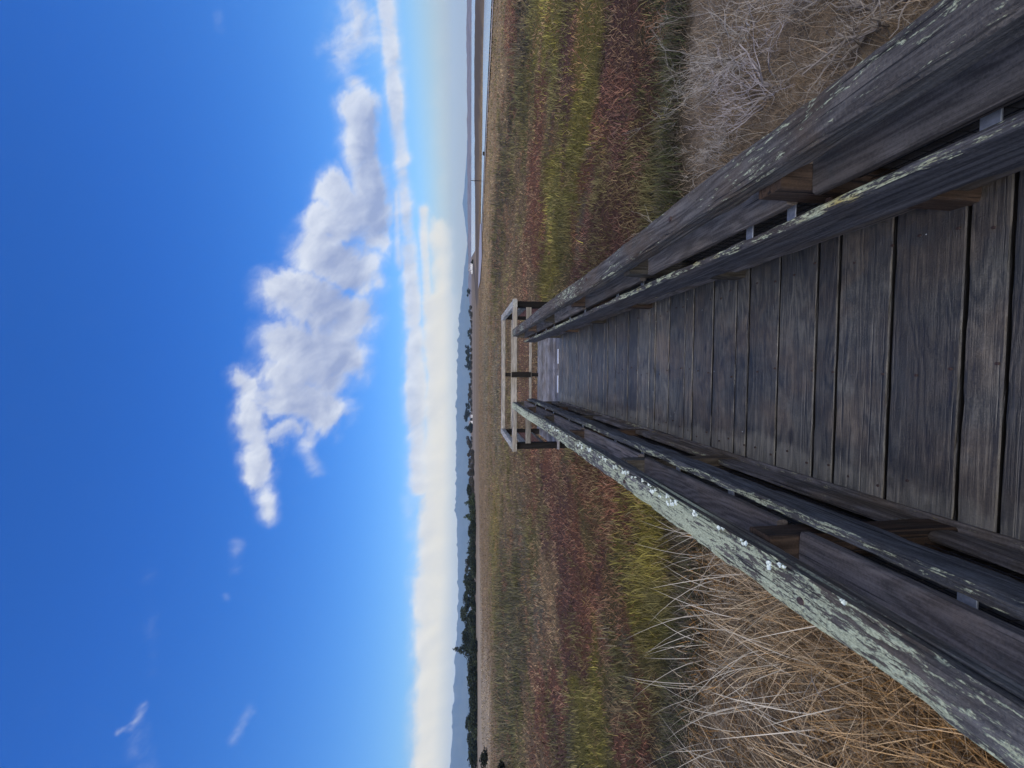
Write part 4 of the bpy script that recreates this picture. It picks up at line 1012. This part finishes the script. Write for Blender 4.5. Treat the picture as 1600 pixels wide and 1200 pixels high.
plant_tree('bush', -93.5, 172.0, 3.9, 'low dark bush in the hedge under the left treeline', 'bush', (0.040, 0.050, 0.026), 51, group='bushes packed along the foot of the treeline', wide=1.35)
plant_tree('bush', -98.8, 176.5, 3.5, 'low dark bush in the hedge under the left treeline', 'bush', (0.026, 0.033, 0.020), 52, group='bushes packed along the foot of the treeline', wide=1.35)
plant_tree('bush', -101.6, 176.5, 4.7, 'low dark bush in the hedge under the left treeline', 'bush', (0.026, 0.033, 0.020), 53, group='bushes packed along the foot of the treeline', wide=1.35)
plant_tree('bush', -106.0, 179.2, 4.6, 'low dark bush in the hedge under the left treeline', 'bush', (0.040, 0.050, 0.026), 54, group='bushes packed along the foot of the treeline', wide=1.35)
plant_tree('bush', -106.7, 175.4, 3.3, 'low dark bush in the hedge under the left treeline', 'bush', (0.026, 0.033, 0.020), 50, group='bushes packed along the foot of the treeline', wide=1.35)
plant_tree('bush', -108.2, 173.3, 4.2, 'low dark bush in the hedge under the left treeline', 'bush', (0.026, 0.033, 0.020), 51, group='bushes packed along the foot of the treeline', wide=1.35)
plant_tree('bush', -118.2, 184.6, 3.4, 'low dark bush in the hedge under the left treeline', 'bush', (0.040, 0.050, 0.026), 52, group='bushes packed along the foot of the treeline', wide=1.35)
plant_tree('bush', -112.0, 170.6, 3.9, 'low dark bush in the hedge under the left treeline', 'bush', (0.026, 0.033, 0.020), 53, group='bushes packed along the foot of the treeline', wide=1.35)
plant_tree('bush', -117.0, 173.9, 4.7, 'low dark bush in the hedge under the left treeline', 'bush', (0.026, 0.033, 0.020), 54, group='bushes packed along the foot of the treeline', wide=1.35)
plant_tree('bush', -119.9, 173.9, 4.8, 'low dark bush in the hedge under the left treeline', 'bush', (0.040, 0.050, 0.026), 50, group='bushes packed along the foot of the treeline', wide=1.35)
plant_tree('bush', -128.2, 181.7, 4.8, 'low dark bush in the hedge under the left treeline', 'bush', (0.026, 0.033, 0.020), 51, group='bushes packed along the foot of the treeline', wide=1.35)
plant_tree('bush', -130.1, 180.3, 5.0, 'low dark bush in the hedge under the left treeline', 'bush', (0.026, 0.033, 0.020), 52, group='bushes packed along the foot of the treeline', wide=1.35)
plant_tree('bush', -125.3, 169.8, 3.3, 'low dark bush in the hedge under the left treeline', 'bush', (0.040, 0.050, 0.026), 53, group='bushes packed along the foot of the treeline', wide=1.35)
plant_tree('bush', -116.9, 154.9, 3.6, 'low dark bush in the hedge under the left treeline', 'bush', (0.026, 0.033, 0.020), 54, group='bushes packed along the foot of the treeline', wide=1.35)
plant_tree('bush', -105.3, 136.5, 3.5, 'low dark bush in the hedge under the left treeline', 'bush', (0.026, 0.033, 0.020), 50, group='bushes packed along the foot of the treeline', wide=1.35)
plant_tree('bush', -112.9, 143.4, 3.5, 'low dark bush in the hedge under the left treeline', 'bush', (0.040, 0.050, 0.026), 51, group='bushes packed along the foot of the treeline', wide=1.35)
plant_tree('bush', -117.3, 145.9, 3.7, 'low dark bush in the hedge under the left treeline', 'bush', (0.026, 0.033, 0.020), 52, group='bushes packed along the foot of the treeline', wide=1.35)
plant_tree('bush', -122.5, 149.4, 4.1, 'low dark bush in the hedge under the left treeline', 'bush', (0.026, 0.033, 0.020), 53, group='bushes packed along the foot of the treeline', wide=1.35)
plant_tree('bush', -120.5, 144.0, 4.5, 'low dark bush in the hedge under the left treeline', 'bush', (0.040, 0.050, 0.026), 54, group='bushes packed along the foot of the treeline', wide=1.35)
plant_tree('bush', -121.0, 141.9, 4.5, 'low dark bush in the hedge under the left treeline', 'bush', (0.026, 0.033, 0.020), 50, group='bushes packed along the foot of the treeline', wide=1.35)
plant_tree('bush', -120.2, 138.2, 4.5, 'low dark bush in the hedge under the left treeline', 'bush', (0.026, 0.033, 0.020), 51, group='bushes packed along the foot of the treeline', wide=1.35)
plant_tree('bush', -125.7, 141.9, 3.3, 'low dark bush in the hedge under the left treeline', 'bush', (0.040, 0.050, 0.026), 52, group='bushes packed along the foot of the treeline', wide=1.35)
plant_tree('bush', -124.5, 138.0, 4.4, 'low dark bush in the hedge under the left treeline', 'bush', (0.026, 0.033, 0.020), 53, group='bushes packed along the foot of the treeline', wide=1.35)
plant_tree('bush', -125.9, 137.0, 3.8, 'low dark bush in the hedge under the left treeline', 'bush', (0.026, 0.033, 0.020), 54, group='bushes packed along the foot of the treeline', wide=1.35)
plant_tree('bush', -131.7, 140.8, 3.3, 'low dark bush in the hedge under the left treeline', 'bush', (0.040, 0.050, 0.026), 50, group='bushes packed along the foot of the treeline', wide=1.35)
plant_tree('bush', -131.7, 138.3, 3.8, 'low dark bush in the hedge under the left treeline', 'bush', (0.026, 0.033, 0.020), 51, group='bushes packed along the foot of the treeline', wide=1.35)
plant_tree('bush', -145.4, 150.2, 3.3, 'low dark bush in the hedge under the left treeline', 'bush', (0.026, 0.033, 0.020), 52, group='bushes packed along the foot of the treeline', wide=1.35)
plant_tree('bush', -135.7, 137.7, 4.5, 'low dark bush in the hedge under the left treeline', 'bush', (0.040, 0.050, 0.026), 53, group='bushes packed along the foot of the treeline', wide=1.35)
plant_tree('bush', -155.0, 154.8, 4.7, 'low dark bush in the hedge under the left treeline', 'bush', (0.026, 0.033, 0.020), 54, group='bushes packed along the foot of the treeline', wide=1.35)
plant_tree('bush', -149.7, 147.0, 3.4, 'low dark bush in the hedge under the left treeline', 'bush', (0.026, 0.033, 0.020), 50, group='bushes packed along the foot of the treeline', wide=1.35)
plant_tree('bush', -154.8, 149.6, 4.5, 'low dark bush in the hedge under the left treeline', 'bush', (0.040, 0.050, 0.026), 51, group='bushes packed along the foot of the treeline', wide=1.35)
plant_tree('bush', -144.1, 137.0, 3.0, 'low dark bush in the hedge under the left treeline', 'bush', (0.026, 0.033, 0.020), 52, group='bushes packed along the foot of the treeline', wide=1.35)
plant_tree('bush', -152.0, 142.2, 3.1, 'low dark bush in the hedge under the left treeline', 'bush', (0.026, 0.033, 0.020), 53, group='bushes packed along the foot of the treeline', wide=1.35)
plant_tree('bush', -151.9, 140.0, 3.5, 'low dark bush in the hedge under the left treeline', 'bush', (0.040, 0.050, 0.026), 54, group='bushes packed along the foot of the treeline', wide=1.35)
plant_tree('bush', -150.5, 136.6, 4.4, 'low dark bush in the hedge under the left treeline', 'bush', (0.026, 0.033, 0.020), 50, group='bushes packed along the foot of the treeline', wide=1.35)
plant_tree('bush', -105.8, 505.3, 6.0, 'low grey-brown bush along the distant treeline beyond the platform', 'bush', (0.062, 0.054, 0.042), 51, group='bushes along the distant treeline', wide=1.35)
plant_tree('bush', -57.4, 250.7, 3.4, 'low grey-brown bush along the distant treeline beyond the platform', 'bush', (0.062, 0.054, 0.042), 52, group='bushes along the distant treeline', wide=1.35)
plant_tree('bush', -59.9, 241.6, 3.2, 'low grey-brown bush along the distant treeline beyond the platform', 'bush', (0.062, 0.054, 0.042), 53, group='bushes along the distant treeline', wide=1.35)
plant_tree('bush', -67.9, 254.0, 4.0, 'low grey-brown bush along the distant treeline beyond the platform', 'bush', (0.062, 0.054, 0.042), 54, group='bushes along the distant treeline', wide=1.35)
plant_tree('bush', -69.0, 240.9, 3.4, 'low grey-brown bush along the distant treeline beyond the platform', 'bush', (0.062, 0.054, 0.042), 50, group='bushes along the distant treeline', wide=1.35)
plant_tree('bush', -79.2, 258.9, 4.9, 'low grey-brown bush along the distant treeline beyond the platform', 'bush', (0.062, 0.054, 0.042), 51, group='bushes along the distant treeline', wide=1.35)
plant_tree('bush', -81.2, 249.7, 4.9, 'low grey-brown bush along the distant treeline beyond the platform', 'bush', (0.062, 0.054, 0.042), 52, group='bushes along the distant treeline', wide=1.35)
plant_tree('bush', -80.0, 232.2, 3.6, 'low grey-brown bush along the distant treeline beyond the platform', 'bush', (0.062, 0.054, 0.042), 53, group='bushes along the distant treeline', wide=1.35)
plant_tree('bush', -89.1, 244.8, 4.1, 'low grey-brown bush along the distant treeline beyond the platform', 'bush', (0.062, 0.054, 0.042), 54, group='bushes along the distant treeline', wide=1.35)
plant_tree('bush', -91.7, 239.1, 4.1, 'low grey-brown bush along the distant treeline beyond the platform', 'bush', (0.062, 0.054, 0.042), 50, group='bushes along the distant treeline', wide=1.35)
plant_tree('bush', -72.3, 179.5, 4.3, 'low dark bush in the hedge under the left treeline', 'bush', (0.040, 0.050, 0.026), 51, group='bushes packed along the foot of the treeline', wide=1.35)
plant_tree('bush', -72.0, 170.3, 3.9, 'low dark bush in the hedge under the left treeline', 'bush', (0.026, 0.033, 0.020), 52, group='bushes packed along the foot of the treeline', wide=1.35)
plant_tree('bush', -80.6, 182.4, 4.6, 'low dark bush in the hedge under the left treeline', 'bush', (0.026, 0.033, 0.020), 53, group='bushes packed along the foot of the treeline', wide=1.35)
plant_tree('bush', 93.0, 550.2, 4.9, 'low grey-brown bush along the distant treeline beyond the platform', 'bush', (0.062, 0.054, 0.042), 54, group='bushes along the distant treeline', wide=1.35)
plant_tree('bush', 67.1, 456.2, 4.5, 'low grey-brown bush along the distant treeline beyond the platform', 'bush', (0.062, 0.054, 0.042), 50, group='bushes along the distant treeline', wide=1.35)
plant_tree('bush', 63.2, 505.8, 3.9, 'low grey-brown bush along the distant treeline beyond the platform', 'bush', (0.062, 0.054, 0.042), 51, group='bushes along the distant treeline', wide=1.35)
plant_tree('bush', 53.7, 523.2, 5.2, 'low grey-brown bush along the distant treeline beyond the platform', 'bush', (0.062, 0.054, 0.042), 52, group='bushes along the distant treeline', wide=1.35)
plant_tree('bush', 47.0, 583.6, 5.9, 'low grey-brown bush along the distant treeline beyond the platform', 'bush', (0.062, 0.054, 0.042), 53, group='bushes along the distant treeline', wide=1.35)
plant_tree('bush', 28.8, 494.0, 3.9, 'low grey-brown bush along the distant treeline beyond the platform', 'bush', (0.062, 0.054, 0.042), 54, group='bushes along the distant treeline', wide=1.35)
plant_tree('bush', 17.8, 494.2, 4.7, 'low grey-brown bush along the distant treeline beyond the platform', 'bush', (0.062, 0.054, 0.042), 50, group='bushes along the distant treeline', wide=1.35)
plant_tree('bush', 6.7, 487.5, 4.4, 'low grey-brown bush along the distant treeline beyond the platform', 'bush', (0.062, 0.054, 0.042), 51, group='bushes along the distant treeline', wide=1.35)
plant_tree('bush', -4.1, 483.8, 5.2, 'low grey-brown bush along the distant treeline beyond the platform', 'bush', (0.062, 0.054, 0.042), 52, group='bushes along the distant treeline', wide=1.35)
plant_tree('bush', -18.0, 580.9, 4.6, 'low grey-brown bush along the distant treeline beyond the platform', 'bush', (0.062, 0.054, 0.042), 53, group='bushes along the distant treeline', wide=1.35)
plant_tree('bush', -26.0, 486.7, 5.7, 'low grey-brown bush along the distant treeline beyond the platform', 'bush', (0.062, 0.054, 0.042), 54, group='bushes along the distant treeline', wide=1.35)
plant_tree('bush', -41.2, 543.3, 5.2, 'low grey-brown bush along the distant treeline beyond the platform', 'bush', (0.062, 0.054, 0.042), 50, group='bushes along the distant treeline', wide=1.35)
plant_tree('bush', -48.7, 496.1, 4.5, 'low grey-brown bush along the distant treeline beyond the platform', 'bush', (0.062, 0.054, 0.042), 51, group='bushes along the distant treeline', wide=1.35)
plant_tree('bush', -63.5, 526.1, 4.7, 'low grey-brown bush along the distant treeline beyond the platform', 'bush', (0.062, 0.054, 0.042), 52, group='bushes along the distant treeline', wide=1.35)
plant_tree('bush', -75.2, 524.9, 5.3, 'low grey-brown bush along the distant treeline beyond the platform', 'bush', (0.062, 0.054, 0.042), 53, group='bushes along the distant treeline', wide=1.35)
plant_tree('bush', -88.6, 534.3, 5.0, 'low grey-brown bush along the distant treeline beyond the platform', 'bush', (0.062, 0.054, 0.042), 54, group='bushes along the distant treeline', wide=1.35)
plant_tree('bush', -89.2, 473.1, 3.7, 'low grey-brown bush along the distant treeline beyond the platform', 'bush', (0.062, 0.054, 0.042), 50, group='bushes along the distant treeline', wide=1.35)
plant_tree('bush', 135.5, 188.5, 0.7, 'tiny dark shrub on top of the levee against the bay', 'bush', (0.062, 0.054, 0.042), 50, group='shrubs along the levee top')
plant_tree('bush', 128.1, 184.0, 0.7, 'tiny dark shrub on top of the levee against the bay', 'bush', (0.062, 0.054, 0.042), 51, group='shrubs along the levee top')
plant_tree('bush', 131.9, 192.7, 0.6, 'tiny dark shrub on top of the levee against the bay', 'bush', (0.062, 0.054, 0.042), 52, group='shrubs along the levee top')
plant_tree('bush', 142.4, 188.7, 0.5, 'tiny dark shrub on top of the levee against the bay', 'bush', (0.062, 0.054, 0.042), 53, group='shrubs along the levee top')
plant_tree('bush', 156.5, 193.6, 0.7, 'tiny dark shrub on top of the levee against the bay', 'bush', (0.062, 0.054, 0.042), 54, group='shrubs along the levee top')
plant_tree('bush', 166.4, 191.7, 0.6, 'tiny dark shrub on top of the levee against the bay', 'bush', (0.062, 0.054, 0.042), 50, group='shrubs along the levee top')
plant_tree('bush', 88.1, 186.8, 0.5, 'tiny dark shrub on top of the levee against the bay', 'bush', (0.062, 0.054, 0.042), 51, group='shrubs along the levee top')
plant_tree('bush', 75.1, 178.1, 0.6, 'tiny dark shrub on top of the levee against the bay', 'bush', (0.062, 0.054, 0.042), 52, group='shrubs along the levee top')
plant_tree('bush', 112.3, 183.5, 0.7, 'tiny dark shrub on top of the levee against the bay', 'bush', (0.062, 0.054, 0.042), 53, group='shrubs along the levee top')
# far buildings
M_WHITE = flat_mat('white_siding', (0.66, 0.66, 0.64), (0.76, 0.76, 0.74), 1.0, 0.8)
M_ROOF = flat_mat('grey_roof', (0.14, 0.13, 0.13), (0.22, 0.2, 0.2), 1.0, 0.9)
M_GLASS = flat_mat('dark_window', (0.02, 0.025, 0.03), (0.04, 0.045, 0.05), 1.0, 0.15)
def house(label, x, y, L, W, h, roof_h, rot=0.0, nwin=3, roof=None):
    root = thing('farm_house', label, 'house', (x, y, -0.95)); root.rotation_euler.z = rot
    w = MB(); V = [(-L/2, -W/2, 0), (L/2, -W/2, 0), (L/2, W/2, 0), (-L/2, W/2, 0), (-L/2, -W/2, h), (L/2, -W/2, h), (L/2, W/2, h), (-L/2, W/2, h), (-L/2, 0, h + roof_h), (L/2, 0, h + roof_h)]
    w.add(V, [(0, 1, 5, 4), (2, 3, 7, 6), (1, 2, 6, 5), (3, 0, 4, 7)], [(4, 7, 8), (5, 9, 6)]); w.build('wall', M_WHITE, root)
    r = MB()
    for s in (-1, 1):
        e = 0.4; z0 = h - e * roof_h / (W / 2)
        a = [(-L/2 - e, s * (W/2 + e), z0 + .02), (L/2 + e, s * (W/2 + e), z0 + .02), (L/2 + e, 0, h + roof_h + .02), (-L/2 - e, 0, h + roof_h + .02)]
        b = [(p[0], p[1], p[2] + 0.2) for p in a]
        q = [(0, 1, 2, 3), (7, 6, 5, 4), (0, 4, 5, 1), (1, 5, 6, 2), (2, 6, 7, 3), (3, 7, 4, 0)]
        r.add(a + b, q if s < 0 else [t[::-1] for t in q])
    r.build('roof', roof or M_ROOF, root)
    for k in range(nwin):
        xx = -L / 2 + L * (k + 0.5) / nwin; f = MB()
        beam(f, 'X', xx - .55, xx + .55, -W/2 - .05, -W/2 + .02, h * .35, h * .35 + 1.2, step=1.2, bev=.01); f.build('window', M_GLASS, root)
    return root
house('white house with a dark roof under the bluish trees in the centre of the treeline', -72, 500, 8, 6, 3.0, 1.8, 0.1)
house('small white shed right of the white house in the centre of the treeline', -61, 495, 3.2, 3, 2.2, 1.2, 0.3, 1)
house('white gabled farm house beside the lone round tree by the bay', 142, 520, 9, 6, 3.4, 2.2, 0.5)
house('low white barn left of the gabled farm house by the bay', 131, 500, 5, 5, 2.4, 1.4, -0.2, 2)
house('pale house half hidden by hedge left of the flat-topped trees', -175, 300, 6, 5, 3.0, 1.6, 0.4, 2)
# levee post with a crossbar
def levee_post():
    root = thing('wooden_post', 'thin grey post with a crossbar standing on the levee by the bay', 'post', (46.6, 93.0, -0.5))
    a = MB(); beam(a, 'Z', -0.4, 2.15, -0.06, 0.06, -0.06, 0.06, step=.5, bev=.01); a.build('post', M_PPOST, root)
    a = MB(); beam(a, 'X', -0.5, 0.5, -0.11, -0.062, 1.35, 1.45, step=.5, bev=.01); a.build('crossbar', M_PRAIL, root)
levee_post()
# white birds in the levee bush
M_BIRD = flat_mat('white_feathers', (0.75, 0.75, 0.73), (0.82, 0.82, 0.80), 10, 0.9)
def egret(label, x, y, z, rot):
    mb = MB()
    body = [np.array(p) for p in [(-0.30, 0, 0.42), (-0.15, 0, 0.47), (0.02, 0, 0.52), (0.14, 0, 0.58), (0.20, 0, 0.68), (0.15, 0, 0.78), (0.19, 0, 0.88), (0.25, 0, 0.90), (0.37, 0, 0.88)]]
    tube(mb, body, [0.02, 0.09, 0.12, 0.075, 0.035, 0.028, 0.034, 0.034, 0.006], 8, cap=True)
    for s in (-.04, .04): tube(mb, [(0.0, s, 0.46), (0.03, s, 0.24), (0.0, s, 0.0)], [0.02, 0.012, 0.012], 5, cap=True)
    o = link('egret', bulk('egret', np.concatenate(mb.V), [np.concatenate(mb.F4), np.concatenate(mb.F3)], M_BIRD, smooth=True))
    o.location = (x, y, z); o.rotation_euler.z = rot; o.scale = (2, 2, 2)
    props(o, label, 'bird')


# ------------------------------------------------------------------ air
HZ = 9500.0
def haze():
    mb = bpy.data.meshes.new('haze')
    z0, z1 = -4.0, 420.0
    v = [(x, y, z) for z in (z0, z1) for y in (-HZ, HZ) for x in (-HZ, HZ)]
    mb.from_pydata(v, [], [(0, 2, 3, 1), (4, 5, 7, 6), (0, 1, 5, 4), (2, 6, 7, 3), (0, 4, 6, 2), (1, 3, 7, 5)])
    mt = bpy.data.materials.new('haze_air'); mt.use_nodes = True
    T = NT(mt.node_tree)
    vol = T.n('ShaderNodeVolumePrincipled', {'Color': (0.47, 0.73, 1.0, 1), 'Density': HAZE_D, 'Anisotropy': 0.0})
    T.n('ShaderNodeOutputMaterial', {1: vol.outputs[0]})
    mb.materials.append(mt)
    props(link('haze', mb), 'thin blue-grey air that pales the far hills and shore', 'haze', kind='stuff')
HAZE_D = 0.000085
haze()
